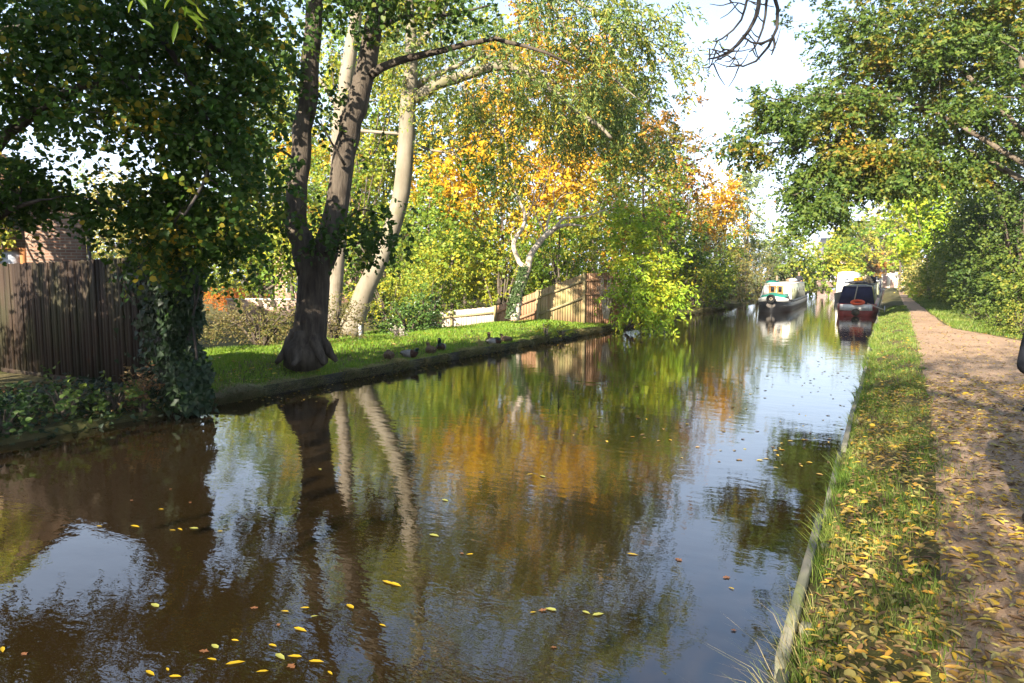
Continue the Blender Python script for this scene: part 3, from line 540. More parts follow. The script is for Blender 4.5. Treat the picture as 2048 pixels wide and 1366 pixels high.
AT('plane_tree','very tall green tree topping the wood above the golden beech',930,-60,420,54,170,'lf_fresh',K=150,L=.28,Wd=.21,seed=49,cat='tree')
AT('walnut_tree','tall mid green tree rising behind the orange maple',1230,40,420,52,110,'lf_mid',K=105,L=.26,Wd=.2,seed=50)
AT('cherry_tree','green and yellow tree between the two dark stems and the golden beech',860,330,600,40,90,'lf_fresh',K=80,L=.2,Wd=.15,seed=51)
AT('robinia_tree','tall yellow green tree filling the sky between the dark stems and pale trunk',715,-90,330,47,115,'lf_fresh',K=115,L=.24,Wd=.18,seed=52)
AT('far_bush','pinkish autumn bush above the far brick wall',1752,500,556,108,30,'lf_rust',K=26,L=.36,Wd=.28,seed=40)
AT('yellow_tree','bright yellow tree on the towpath side beyond the dark hedge',1862,330,560,50,62,'lf_sap',K=80,L=.24,Wd=.18,seed=41)
AT('far_oak','green tree behind the yellow one along the towpath hedge',1800,360,560,80,48,'lf_fresh',K=45,L=.3,Wd=.24,seed=42)
AT('thorn_tree','green tree high behind the dark hedge near the right edge',1965,300,560,40,80,'lf_mid',K=70,L=.2,Wd=.15,seed=43)
# a wood that reads as one mass farther off
r = np.random.default_rng(50); P = []
for x in np.linspace(-60, 1420, 46): q_ = W(x, 500, r.uniform(68,84)); P.append(blobpts(q_*A(1,1,0)+A(0,0,r.uniform(5.,8.5)), A(4.4,4.4,r.uniform(4.,7.)), 26, r, 2.4, .3)); P.append(blobpts(q_*A(1,1,0)+A(0,0,1.6)+r.normal(0,1.5,3)*A(1,1,0), A(4.,4.,2.6), 20, r, 2.4, .2))
P = np.vstack(P); C = np.repeat(P, 7, 0)+r.normal(0,.7,(len(P)*7,3)); V, F = sprays(C, r.normal(0,1,C.shape), 6, .9, .38, .3, 'diamond', .3, .5, r)
tag(mk('far_woodland', V, F, M['lf_mid']), 'far green woodland closing the view behind the gardens', 'woodland', kind='stuff')
# waterside growth
sp = W(1305,655,27.5); sp[2] = gz(sp[0], sp[1])
limbs = [(pxl([(1262,650),(1275,600),(1270,530),(1262,470),(1258,420)], 27.2), .07, .012), (pxl([(1250,660),(1290,610),(1320,540),(1325,470)], 27), .07, .012), (pxl([(1262,655),(1310,620),(1350,585),(1375,560)], 26.8), .06, .012), (pxl([(1270,650),(1300,640),(1330,630)], 26.6), .05, .01)]
tree('sapling', 'yellow green leafy sapling leaning over the water at the fence end', 'tree', sp, limbs,
     [B_(1275,480,27,48,70,.8,48), B_(1300,560,26.8,58,60,.9,54), B_(1290,622,26.5,52,30,.8,30), B_(1250,540,27.2,20,80,.6,18), B_(1345,575,26.6,28,25,.5,9), B_(1255,425,27.2,22,28,.4,7)],
     M['bark_brown'], M['lf_sap'], 'long', .16, .07, 7, .4, .35, 7, .26, 6, seed=60, fill=1.9)
shrub('dead_shrub','brown withered shrub leaning against the right end of the pale fence', A(*W(1212,640,27.5)[:2], .55), A(.75,.5,1.75), 'lf_brown', K=36, L=.07, Wd=.04, per=4, n=6, SL=.25, seed=61, bark='bark_dead', stems=22, kind='diamond')
for k_, (x, y, dd, w_, h_, lf, lab, nm_) in enumerate([
    (1440,600,50,1.9,4.2,'lf_grey','grey green willow bush left of the cream boat','willow_bush'), (1510,590,56,2.,5.2,'lf_grey','tall silvery willow bush directly behind the cream boat bow','willow_bush'), (1555,588,64,2.2,4.6,'lf_grey','grey willow bush above the cream boat cabin roof','willow_bush'),
    (1475,610,48,1.6,2.2,'lf_twiggy','brown and yellow scrub at the water edge before the willows','scrub'), (1405,615,43,1.5,2.6,'lf_mid','dark green bank bush right of the yellow green sapling','bush'), (1600,590,74,2.,3.2,'lf_mid','green bush on the far bank behind the steerer','bush'),
    (1625,575,84,2.6,2.8,'lf_fresh','sunlit bush on the far bank right of the steerer','bush')]):
    b = W(x, 560, dd); b[0] = min(b[0], -10.6); b[2] = .3
    shrub(nm_, lab, b, A(w_*1.25, w_*1.3, h_), lf, K=int(60*w_/1.8), L=.16, Wd=.06 if lf == 'lf_grey' else .11, per=7, n=8, SL=.55, seed=70+k_, kind='long' if lf == 'lf_grey' else 'diamond', spread=.34, cat='bush', up=.3, droop=.2)
def gnd(x, y, z=.5): p = G(x, y, z); p[2] = gz(p[0], p[1]); return p
shrub('laurel_bush','glossy dark laurel bush between pale trunk and low fence', gnd(792,664,.36)+A(0,.6,0), A(1.0,.7,1.05), 'lf_laurel', K=60, L=.10, Wd=.055, per=6, n=7, SL=.26, seed=81, cat='bush', kind='long')
shrub('spindle_bush','pale tipped garden bush touching the left end of the low fence', gnd(838,658,.35)+A(0,.5,0), A(.5,.45,.8), 'lf_twiggy', K=34, L=.08, Wd=.05, per=5, n=7, SL=.24, seed=82, cat='bush')
shrub('flowering_plant','small pale pink flowering plant at the foot of the laurel', gnd(794,672,.36), A(.28,.16,.28), 'lf_flower', K=12, L=.045, Wd=.04, per=4, n=6, SL=.12, seed=83, cat='plant', spread=.07)
shrub('twiggy_hedge','low twiggy yellow brown hedge between ivied fence end and big tree', A(-15.2,13.2,.35), A(2.6,.75,1.0), 'lf_twiggy', K=130, L=.06, Wd=.04, per=7, n=8, SL=.28, seed=84, cat='hedge', stems=30)
shrub('garden_shrub','grey green garden shrub just left of the big dark trunk', A(-13.6,14.4,.5), A(.9,.6,.95), 'lf_twiggy', K=44, L=.06, Wd=.04, per=6, n=7, SL=.25, seed=85, cat='shrub')
shrub('fiery_hedge','bright orange clipped hedge in the garden beyond the twiggy hedge', gnd(500,640,.35)+A(-7.5,5.5,.3), A(3.4,.8,1.05), 'lf_fiery', K=90, L=.08, Wd=.06, per=6, n=6, SL=.2, seed=86, cat='hedge', stems=20)
shrub('garden_bush','rounded green bush behind the pale leaning trunk base', gnd(745,655,.5)+A(-2.5,4.,0), A(1.6,1.,2.0), 'lf_fresh', K=60, L=.11, Wd=.08, per=6, n=7, SL=.34, seed=87, cat='bush')
shrub('dark_bush','dark leafy bush behind the laurel and low pale fence', gnd(850,645,.5)+A(-3.,4.5,0), A(2.2,1.1,2.3), 'lf_mid', K=70, L=.12, Wd=.09, per=6, n=7, SL=.36, seed=88, cat='bush')
shrub('tall_bush','tall dark bush behind the middle of the pale fence', gnd(1010,640,.5)+A(-2.5,4.,0), A(2.4,1.1,3.2), 'lf_fresh', K=80, L=.12, Wd=.09, per=6, n=7, SL=.36, seed=89, cat='bush')
shrub('hanging_bush','yellow green bush showing over the highest fence panel', gnd(1140,632,.6)+A(-1.5,2.8,0), A(2.2,1.2,3.6), 'lf_fresh', K=80, L=.11, Wd=.08, per=6, n=7, SL=.34, seed=90, cat='bush')
# hedge along the towpath
for k_, (x, y, rx, ry, h, lf, lab, L_, nm_) in enumerate([
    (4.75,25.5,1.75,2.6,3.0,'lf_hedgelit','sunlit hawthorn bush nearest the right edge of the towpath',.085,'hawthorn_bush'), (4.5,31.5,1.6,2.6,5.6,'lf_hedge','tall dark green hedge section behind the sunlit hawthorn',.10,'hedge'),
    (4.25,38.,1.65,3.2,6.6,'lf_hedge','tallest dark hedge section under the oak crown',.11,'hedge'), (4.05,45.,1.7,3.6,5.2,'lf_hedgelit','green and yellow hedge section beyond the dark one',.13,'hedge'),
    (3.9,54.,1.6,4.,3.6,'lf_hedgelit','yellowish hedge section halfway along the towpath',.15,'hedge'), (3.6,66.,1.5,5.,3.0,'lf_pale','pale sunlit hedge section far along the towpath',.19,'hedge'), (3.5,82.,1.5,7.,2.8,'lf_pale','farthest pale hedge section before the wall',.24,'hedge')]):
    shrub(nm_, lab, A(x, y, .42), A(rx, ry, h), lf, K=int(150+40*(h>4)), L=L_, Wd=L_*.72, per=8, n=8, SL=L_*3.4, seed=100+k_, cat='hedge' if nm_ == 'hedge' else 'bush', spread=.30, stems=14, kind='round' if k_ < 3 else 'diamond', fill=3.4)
for k_, (x, y, rx, ry, h) in enumerate([(3.5,24.4,.7,1.1,.8),(3.3,28.5,.55,1.3,.7),(3.1,33.,.6,1.6,.8)]):
    shrub('undergrowth_clump', ['pale scrubby growth at the foot of the sunlit hawthorn','scrubby growth between the hawthorn and the dark hedge','low growth at the foot of the tall dark hedge'][k_], A(x, y, .42), A(rx, ry, h), 'lf_hedgelit', K=34, L=.06, Wd=.045, per=6, n=8, SL=.22, seed=110+k_, cat='undergrowth', spread=.15)
# ------------------------------------------------------------------ more materials
M['fence_brown'] = woodmat('shaded_dark_boards', (.014,.0085,.005), (.027,.0165,.0105), (.044,.028,.0175), (16,16,1.), (.028,.027,.011))  # dark brown boards, lowered further in colour to stand for tree shade
M['fence_pale'] = woodmat('pale_fence_boards', (.25,.16,.08), (.34,.23,.115), (.40,.29,.15), (16,16,1.2), (.27,.25,.10))
M['fence_white'] = woodmat('bleached_fence_boards', (.34,.28,.22), (.42,.35,.28), (.48,.42,.34), (16,16,1.2))
M['fence_red'] = woodmat('reddish_fence_boards', (.24,.12,.06), (.31,.175,.095), (.36,.22,.13), (16,16,1.2))
M['post_wood'] = woodmat('weathered_post_wood', (.20,.16,.075), (.27,.22,.11), (.33,.27,.15), (9,9,1.5))
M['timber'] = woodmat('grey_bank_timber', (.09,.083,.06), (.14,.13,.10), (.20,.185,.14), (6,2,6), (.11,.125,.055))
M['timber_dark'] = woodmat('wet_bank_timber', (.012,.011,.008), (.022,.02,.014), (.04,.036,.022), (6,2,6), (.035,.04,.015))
M['white_paint'] = plainmat('white_boat_paint', (.78,.76,.70), .35, .4, .10, 3.)
M['cream_paint'] = plainmat('cream_paint', (.72,.68,.56), .4, .4, .12, 3.)
M['sage_paint'] = plainmat('grey_green_boat_paint', (.36,.38,.24), .35, .45, .15, 2.)
M['black_hull'] = plainmat('black_hull_paint', (.008,.008,.009), .45, .3, .5, 2.)
M['dark_grey'] = plainmat('dark_grey_paint', (.04,.04,.043), .5, .3, .4, 3.)
M['red_paint'] = plainmat('dull_red_boat_paint', (.30,.045,.035), .4, .4, .3, 3.)
M['navy'] = plainmat('navy_canvas', (.020,.022,.055), .75, .25, .35, 4., bump=.02)
M['teal'] = plainmat('green_tarpaulin', (.01,.17,.12), .6, .3, .3, 6., bump=.03)
M['orange'] = plainmat('orange_buoy_plastic', (.75,.10,.025), .45, .4, .12)
M['doorwood'] = woodmat('varnished_door_wood', (.38,.17,.05), (.48,.24,.08), (.55,.3,.11), (10,10,2))
M['glass'] = plainmat('dark_window_glass', (.02,.025,.03), .05, .6, .1)
M['rubber'] = plainmat('black_rubber', (.02,.02,.02), .8, .2, .3)
M['rope'] = plainmat('rope_fibre', (.45,.38,.27), .9, .1, .3, 40.)
M['rope_dark'] = plainmat('dark_rope_fender', (.09,.08,.06), .9, .1, .4, 30.)
M['steel'] = plainmat('pale_worn_steel', (.42,.43,.45), .4, .5, .3, 5.)
M['stack'] = plainmat('brown_flue_paint', (.28,.14,.09), .6, .3, .2)
M['log_bark'] = plainmat('log_bark', (.22,.15,.09), .9, .1, .4, 12.)
M['log_end'] = plainmat('sawn_log_end', (.55,.42,.26), .8, .1, .2, 12.)
M['yellow_pl'] = plainmat('yellow_plastic', (.75,.40,.02), .5, .4, .15)
M['grey_pl'] = plainmat('grey_plastic', (.35,.38,.42), .5, .4, .2)
M['black_cloth'] = plainmat('black_cloth', (.016,.017,.022), .8, .2, .4, 12., bump=.01)
M['dark_denim'] = plainmat('dark_trousers', (.03,.035,.05), .85, .15, .3, 12.)
M['skin'] = plainmat('skin', (.52,.30,.21), .5, .3, .1)
M['cap'] = plainmat('tan_cap_cloth', (.34,.22,.15), .85, .1, .2)
M['hair'] = plainmat('brown_hair', (.06,.04,.025), .7, .3, .3, 30.)
M['shoe'] = plainmat('brown_shoe_leather', (.05,.035,.025), .5, .3, .2)
def brickmat(name, c1, c2, mortar, sc=1., horiz='x'):
    t = NT(name); sx_ = t.n('ShaderNodeSeparateXYZ'); t.l(t.obj(), sx_.inputs[0]); cb_ = t.n('ShaderNodeCombineXYZ')
    a_ = t.n('ShaderNodeMath', operation='ADD'); t.l(sx_.outputs[0], a_.inputs[0]); t.l(sx_.outputs[1], a_.inputs[1]); t.l(a_.outputs[0], cb_.inputs[0]); t.l(sx_.outputs[2], cb_.inputs[1])
    b = t.n('ShaderNodeTexBrick'); b.inputs['Scale'].default_value = 1.; b.inputs['Brick Width'].default_value = .225*sc; b.inputs['Row Height'].default_value = .075*sc; b.inputs['Mortar Size'].default_value = .010*sc; b.inputs['Bias'].default_value = .1
    b.inputs['Color1'].default_value = (*c1,1); b.inputs['Color2'].default_value = (*c2,1); b.inputs['Mortar'].default_value = (*mortar,1); t.l(cb_.outputs[0], b.inputs['Vector'])
    n = t.noise(t.pos(), 2.5, 5.); c = t.mix(t.ramp(n, [(.3,(.0,.0,.0)),(.75,(.45,.45,.45))]), b.outputs[0], (.20,.15,.11))
    return t.end(t.pbr(c, .9, .15, t.bump(b.outputs['Fac'], -.5, .006)))
M['brick'] = brickmat('shade_darkened_brick', (.12,.055,.035), (.16,.085,.055), (.19,.155,.12))  # brick colours lowered to stand for shade falling on the wall
M['brick2'] = brickmat('red_brick', (.36,.15,.09), (.42,.20,.13), (.45,.40,.33))
M['brick_pink'] = brickmat('pale_pink_brick', (.42,.24,.20), (.48,.30,.25), (.5,.44,.38))
M['tile'] = plainmat('brown_roof_tiles', (.12,.075,.055), .85, .2, .35, 8., bump=.02)
M['slate'] = plainmat('grey_roof_slates', (.16,.15,.16), .7, .3, .3, 8., bump=.02)
M['frame_wood'] = woodmat('orange_brown_window_wood', (.22,.085,.03), (.28,.115,.04), (.34,.15,.06), (12,12,4))
M['black_pipe'] = plainmat('black_downpipe', (.015,.013,.012), .5, .4, .2)
t = NT('blind_behind_glass'); sp_ = t.n('ShaderNodeSeparateXYZ'); t.l(t.pos(), sp_.inputs[0]); wv = t.n('ShaderNodeMath', operation='PINGPONG'); t.l(sp_.outputs[2], wv.inputs[0]); wv.inputs[1].default_value = .045
c = t.ramp(wv.outputs[0], [(0,(.36,.40,.46)),(.05,(.62,.66,.72))]); p = t.pbr(c, .08, .6); M['blind'] = t.end(p)
# ------------------------------------------------------------------ fences
def board_panel(p0, p1, zb0, zb1, zt0, zt1, bw=.12, th=.022, gap=.006, r=rng, sag=.0):
    p0 = np.array(p0[:2], float); p1 = np.array(p1[:2], float); L_ = np.linalg.norm(p1-p0); n = max(1, int(L_/bw)); dv = (p1-p0)/L_; nv = A(dv[1], -dv[0]); mb = MB()
    for q in range(n):
        a_, b_ = q/n, (q+1)/n-gap/L_; o_ = nv*(r.uniform(-.006,.006)+(.012 if q % 2 else 0)); pa = p0+dv*L_*a_+o_; pb = p0+dv*L_*b_+o_
        za = zb0+(zb1-zb0)*a_; zz_ = zb0+(zb1-zb0)*b_; j = r.normal(0,.008); ta = zt0+(zt1-zt0)*a_+j-sag*math.sin(math.pi*a_); tb_ = zt0+(zt1-zt0)*b_+j-sag*math.sin(math.pi*b_)
        h = nv*th/2; mb.hexa(A([*(pa-h),za],[*(pb-h),zz_],[*(pb+h),zz_],[*(pa+h),za],[*(pa-h),ta],[*(pb-h),tb_],[*(pb+h),tb_],[*(pa+h),ta])[:, :])
    return mb
FY = 7.0
bf = thing('board_fence', 'tall dark brown close boarded fence dappled with sun at far left', 'fence', (-10.4,FY,.1))
def ftop(x): return np.interp(x, [-21,-14,-10.3], [2.42,2.42,2.50])
xs_ = [-21.,-19.2,-17.4,-15.6,-13.8,-12.0,-10.4]
for a_, b_ in zip(xs_[:-1], xs_[1:]):
    za, zb = float(gz(a_, FY))-.03, float(gz(b_, FY))-.03
    board_panel((a_, FY), (b_, FY), za+.12, zb+.12, ftop(a_), ftop(b_), .105, .02, .004).build('board_panel', M['fence_brown'], bf)
    MB().beam((a_+.06, FY+.005, za+.055), (b_-.06, FY+.005, zb+.055), .03, .15).build('gravel_board', M['fence_brown'], bf)
    for h in (.55, 1.25, 1.95): MB().beam((a_+.06, FY+.055, h+.1), (b_-.06, FY+.055, h+.1), .06, .08).build('rail', M['fence_brown'], bf)
for a_ in xs_: bevel(MB().box((a_, FY+.085, 1.05), (.1,.1,2.3)).build('post', M['fence_brown'], bf), .006)
# ivy over the fence end
iv = thing('ivy', 'dense dark ivy smothering the canal end of the brown fence', 'ivy', (-9.9,FY,.05))
r = np.random.default_rng(31); n = 5200
px_ = -9.35-np.abs(r.normal(0,.42,n))*np.where(r.random(n) < .5, 1, 1.25); zt_ = r.random(n)**.85*2.75; yy_ = FY-.12-r.random(n)*.38*np.clip((px_+11.4)/1.2, .15, 1)
px_ = np.clip(px_, -11.2+zt_*.05, None); lx = -9.32-.10*zt_+.10*np.sin(zt_*4)+.07*np.sin(zt_*9+1); px_ = np.minimum(px_, lx)
side = r.random(n) < .45; px_[side] = lx[side]-r.random(side.sum())*.1; yy_[side] = FY+r.uniform(-.45,.12,side.sum())
tr_ = r.random(n) < .10; px_[tr_] = -10.4-np.abs(r.normal(0,.45,tr_.sum())); yy_[tr_] = FY-.05-r.random(tr_.sum())*.05; side[tr_] = False
keep = ~((px_ < -10.45) & (zt_ < 1.9-1.1*(px_+11.2)) & (r.random(n) < .75)); P = np.stack([px_, yy_, zt_+.05], -1)[keep]; side = side[keep]
nm_ = np.where(side[:,None], A(1,-.1,.25), A(.1,-1,.25))+r.normal(0,.35,P.shape)
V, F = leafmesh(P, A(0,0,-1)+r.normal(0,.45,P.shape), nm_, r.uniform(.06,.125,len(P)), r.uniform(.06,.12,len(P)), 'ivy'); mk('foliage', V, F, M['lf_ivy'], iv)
mb = MB()
for q in range(16):
    x = r.uniform(-10.3,-9.6); mb.tube(smoothline([(x, FY-.06, .02), (x+r.normal(0,.12), FY-.08, .9), (x+r.normal(0,.2), FY-.08, 1.8), (x+r.normal(0,.25), FY-.07, 2.6)], 12), np.linspace(.028,.008,12), 5)
mb.box((-10.0, FY-.02, 1.3), (.75,.22,2.5)); mb.build('stem', M['bark_twig'], iv, smooth=False)
# the pale fence by the lawn
pf = thing('garden_fence', 'pale sunlit garden fence rising in steps to a tall panel', 'fence', W(1075,640,28.2)*A(1,1,0)+A(0,0,.3))
PST = [(855,628,28.9),(903,621,28.6),(990,613,28.3),(1075,582,28.2),(1168,547,28.2),(1245,544,28.9)]
pts = [(W(x, y, d_)) for x, y, d_ in PST]
nvv = nrm(CAM*A(1,1,0)-pts[3]*A(1,1,0))
for q in range(5):
    a_, b_ = pts[q], pts[q+1]; za, zb = float(gz(a_[0], a_[1]))-.25, float(gz(b_[0], b_[1]))-.25
    mat = M['fence_white'] if q in (0,1) else M['fence_pale'] if q == 3 else M['fence_red']
    board_panel(a_, b_, za, zb, a_[2], b_[2], .105, .02, .005, sag=(.03 if q == 2 else 0)).build('board_panel', mat, pf)
    for dz in ((.25,) if q < 2 else (.28,.98) if q == 3 else (.28,.85)):
        if a_[2]-dz < za+.3: za_ = a_[2]-dz
        MB().beam(a_-A(0,0,dz)+nvv*.055, b_-A(0,0,dz)+nvv*.055, .05, .09).build('rail', M['post_wood'] if q in (0,1,3) else M['fence_red'], pf)
for q, a_ in enumerate(pts):
    zb = float(gz(a_[0], a_[1]))-.3; bevel(MB().box((*(a_+nvv*.07)[:2], (a_[2]+.05+zb)/2), (.1,.1,a_[2]+.05-zb), .5).build('post', M['post_wood'] if q != 5 else M['fence_red'], pf), .008)
wp = MB(); q_ = gnd(721,676,.36); wp.loft([[(math.cos(a)*w_+q_[0]+ox, math.sin(a)*w_+q_[1], q_[2]+h) for a in np.linspace(0,6.28,9)[:-1]] for h, w_, ox in ((-.1,.06,0),(.15,.055,.01),(.3,.05,-.005),(.42,.05,-.015),(.46,.03,-.02))])
tag(wp.build('stump_post', plainmat('peeling_white_paint', (.62,.58,.53), .8, .2, .25, 20., bump=.01)), 'short white weathered post on the lawn before the laurel', 'post')
gw = gnd(548,650,.35)+A(-4.6,3.6,0); MBw = MB().box((gw[0], gw[1], .75), (3.4,.24,.75), .4); o = thing('garden_wall', 'low pale garden wall half hidden behind the twiggy hedge', 'wall', (gw[0], gw[1], .4))
MBw.build('wall', M['brick_pink'], o); bevel(MB().box((gw[0], gw[1], 1.16), (3.5,.32,.07), .4).build('coping', plainmat('pale_coping_stone', (.5,.48,.44), .8), o), .01)
# ------------------------------------------------------------------ houses
ez, rz_, hw_, hd_ = 3.72, 6.9, 8.4, 9.; hm = -hw_/2
h = thing('brick_house', 'brown brick house with gable and timber window above the board fence', 'house', (-18.0,10.2,0), math.radians(61))
wxl, wxr, zt_, zb_ = -2.27, -1.27, 2.88, 1.6
MBW = MB()
def wallpiece(x0, x1, z0, z1): MBW.box(((x0+x1)/2, .14, (z0+z1)/2), (x1-x0, .28, z1-z0))
wallpiece(-hw_, wxl, -.2, ez); wallpiece(wxr, 0, -.2, ez); wallpiece(wxl, wxr, -.2, zb_); wallpiece(wxl, wxr, zt_, ez)
MBW.add(A([-hw_,0,ez],[0,0,ez],[hm,0,rz_-.05],[-hw_,.28,ez],[0,.28,ez],[hm,.28,rz_-.05]), [np.array([[0,1,2],[5,4,3]])])
for xx_ in (-hw_+.14, -.14): MBW.box((xx_, .28+(hd_-.28)/2, ez/2-.1), (.28, hd_-.28, ez+.2))
MBW.box((hm, hd_+.14, ez/2-.1), (hw_, .28, ez+.2)); MBW.build('wall', M['brick'], h, world=False)
rf = MB()
for s_ in (-1, 1):
    e_ = hm+s_*(hw_/2+.16); zz0 = ez-.06
    rf.hexa(A([e_,-.05,zz0],[hm+s_*.001,-.05,rz_],[hm+s_*.001,hd_+.4,rz_],[e_,hd_+.4,zz0],[e_,-.05,zz0+.12],[hm+s_*.001,-.05,rz_+.14],[hm+s_*.001,hd_+.4,rz_+.14],[e_,hd_+.4,zz0+.12]))
rfo = rf.build('roof', M['tile'], h, world=False); MB().box((hm-1.2, 4., rz_+.4), (.7,.7,1.9)).build('chimney', M['brick'], rfo, world=False)
for s_ in (-1, 1): MB().beam((hm+s_*(hw_/2+.10), -.035, ez-.02), (hm, -.035, rz_-.03), .04, .14).build('bargeboard', M['black_pipe'], rfo, world=False)
MB().tube([(.055, -.03, ez-.12),(.055, -.03, 1.5),(.055, -.03, 0)], .05, 8).build('downpipe', M['black_pipe'], h, world=False)
MB().beam((.17, -.12, ez-.06), (.17, hd_, ez-.06), .13, .1).build('gutter', M['black_pipe'], h, world=False)
fm = MB(); fw = .07
for x, w_ in ((wxl+fw/2, fw), (wxr-.065, .13), (wxl+(wxr-wxl)*.40, fw)): fm.box((x, .05, (zt_+zb_)/2), (w_, .09, zt_-zb_))
for z in (zb_+fw/2, zt_-fw/2): fm.box(((wxl+wxr)/2, .052, z), (wxr-wxl, .086, fw))
wo = fm.build('window', M['frame_wood'], h, world=False); MB().box(((wxl+wxr)/2, .11, (zt_+zb_)/2), (wxr-wxl, .02, zt_-zb_)).build('pane', M['blind'], wo, world=False)
bevel(MB().box(((wxl+wxr)/2, -.03, zb_-.04), (wxr-wxl+.15, .14, .07)).build('sill', M['frame_wood'], wo, world=False), .006)
def house(name, label, c, dims, eave, ridge, wall, roof, rz, wins, chim=True, seed=0):
    h = thing(name, label, 'house', c, rz); w_, dp = dims
    mb = MB().box((0,0,eave/2), (w_,dp,eave)); mb.add(A([-w_/2,-dp/2,eave],[-w_/2,dp/2,eave],[-w_/2,0,ridge-.1],[w_/2,-dp/2,eave],[w_/2,dp/2,eave],[w_/2,0,ridge-.1]), [np.array([[0,1,2],[3,5,4]])]); mb.build('wall', wall, h, world=False)
    rf = MB()
    for s_ in (-1, 1): rf.hexa(A([-w_/2-.25,s_*(dp/2+.35),eave-.25],[w_/2+.25,s_*(dp/2+.35),eave-.25],[w_/2+.25,0,ridge],[-w_/2-.25,0,ridge],[-w_/2-.25,s_*(dp/2+.35),eave-.1],[w_/2+.25,s_*(dp/2+.35),eave-.1],[w_/2+.25,0,ridge+.15],[-w_/2-.25,0,ridge+.15]))
    ro = rf.build('roof', roof, h, world=False)
    if chim:
        for x in (-w_*.32, w_*.3): MB().box((x, .2, ridge+.35), (.9,.6,1.7)).build('chimney', wall, ro, world=False)
    for x, z, ww, hh in wins:
        f_ = MB()
        for dx in (-ww/2, 0, ww/2): f_.box((x+dx, -dp/2-.02, z), (.08,.1,hh+.08))
        for dz in (-hh/2, hh/2): f_.box((x, -dp/2-.022, z+dz), (ww,.096,.08))
        fo = f_.build('window', M['white_paint'], h, world=False); MB().box((x, -dp/2-.015, z), (ww,.02,hh)).build('pane', M['glass'], fo, world=False)
    return h
hb = W(705,560,62); hb[2] = .0
house('garden_house', 'red brick house with white windows glimpsed behind the slim trunk', hb, (11.,8.), 4.9, 7.2, M['brick2'], M['tile'], math.radians(22), [(-3.6,1.5,1.6,1.2),(0,1.5,1.6,1.2),(3.6,1.5,1.6,1.2),(-3.6,4.0,1.5,1.1),(0,4.,1.5,1.1),(3.6,4.,1.5,1.1)])
hb = W(1712,560,135); hb[2] = .3
house('far_house', 'distant pale terraced house with chimneys above the moored boats', hb, (13.,9.), 6., 9.6, M['brick_pink'], M['slate'], math.radians(-4), [(-4,1.8,1.6,1.3),(0,1.8,1.6,1.3),(4,1.8,1.6,1.3),(-4,4.4,1.5,1.2),(0,4.4,1.5,1.2),(4,4.4,1.5,1.2)])
# far brick wall + quay at the end of the reach
o = thing('boundary_wall', 'pinkish brick wall with pale piers closing the far towpath', 'wall', (2.,128,.4))
a_, b_ = W(1762,560,112), W(1806,560,112); MB().beam((a_[0],a_[1],1.6), (b_[0],b_[1],1.6), .3, 2.2).build('wall', M['brick_pink'], o)
for q in (0,.35,.7,1.): p_ = a_*(1-q)+b_*q; MB().box((p_[0],p_[1]-.1,1.7), (.5,.5,2.6)).build('pier', M['cream_paint'], o)
MB().beam((a_[0],a_[1],2.74), (b_[0],b_[1],2.74), .4, .08).build('coping', M['cream_paint'], o)
o = thing('landing_stage', 'low grey timber landing stage on the far side of the canal', 'landing stage', (-9.,78,.2))
MB().box((-9.0,82,.42), (1.9,16,.10)).build('deck', M['timber'], o)
for y in (75,80,85,89): MB().box((-8.15,y,.0), (.18,.18,1.1)).build('pile', M['timber_dark'], o)
# ------------------------------------------------------------------ bank edging
te = thing('bank_edging', 'grey timber edging boards with stakes along the towpath bank', 'edging', (XR,6,.1))
r = np.random.default_rng(8); y = -4.
while y < 62:
    L_ = r.uniform(2.3,2.7); x = XR+.0+r.normal(0,.012); z = .20+r.normal(0,.022); bevel(MB().beam((x, y, z-.16), (x+r.normal(0,.012), y+L_-.02, z-.16+r.normal(0,.01)), .055, .40).build('board', M['timber'], te), .006, 1)
    for q in range(2): bevel(MB().box((x+.07, y+.5+q*1.3, z-.24), (.06,.07,.50+r.uniform(-.03,.05)), r.uniform(-.2,.2)).build('stake', M['timber'], te), .005, 1)
    y += L_
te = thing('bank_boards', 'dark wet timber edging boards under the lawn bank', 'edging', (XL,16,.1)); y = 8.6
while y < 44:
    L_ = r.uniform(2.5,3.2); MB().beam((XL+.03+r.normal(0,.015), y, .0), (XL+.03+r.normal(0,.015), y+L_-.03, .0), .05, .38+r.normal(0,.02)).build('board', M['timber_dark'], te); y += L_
# ------------------------------------------------------------------ narrowboats
def hullsec(y, hw, zg): return [(-hw,y,zg),(-hw*.96,y,.02),(-hw*.86,y,-.4),(hw*.86,y,-.4),(hw*.96,y,.02),(hw,y,zg)]
def hull_strip(st, zlo, zhi, eps=.014):
    """a painted plate lying proud of both sides; zlo, zhi: heights as fractions of the gunwale height"""
    mb = MB()
    for s_ in (-1, 1):
        R = []
        for y, hw, zg in st:
            w0 = hw*(.96+.04*zlo)+eps; w1 = hw*(.96+.04*zhi)+eps
            R.append([(s_*w0,y-eps,zg*zlo),(s_*w1,y-eps,zg*zhi),(s_*(w1-.01),y-eps,zg*zhi+.004),(s_*(w0-.01),y-eps,zg*zlo-.004)])
        mb.loft(R)
    return mb
def torus(mb, c, R_, r_, axis='y', n=20, m=8):
    a_ = np.linspace(0,2*math.pi,n+1)[:-1]; b_ = np.linspace(0,2*math.pi,m+1)[:-1]; V = []
    for a in a_:
        for b in b_:
            q = R_+r_*math.cos(b); u, v, w_ = q*math.cos(a), q*math.sin(a), r_*math.sin(b); V.append((u,w_,v) if axis == 'y' else (u,v,w_))
    i = np.arange(n)[:,None]*m; j = np.arange(m)[None]; i2 = (np.arange(n)[:,None]+1)%n*m; k = (j+1)%m
    return mb.add(np.array(V)+np.array(c), [np.stack([i+j, i+k, i2+k, i2+j], -1).reshape(-1,4)])
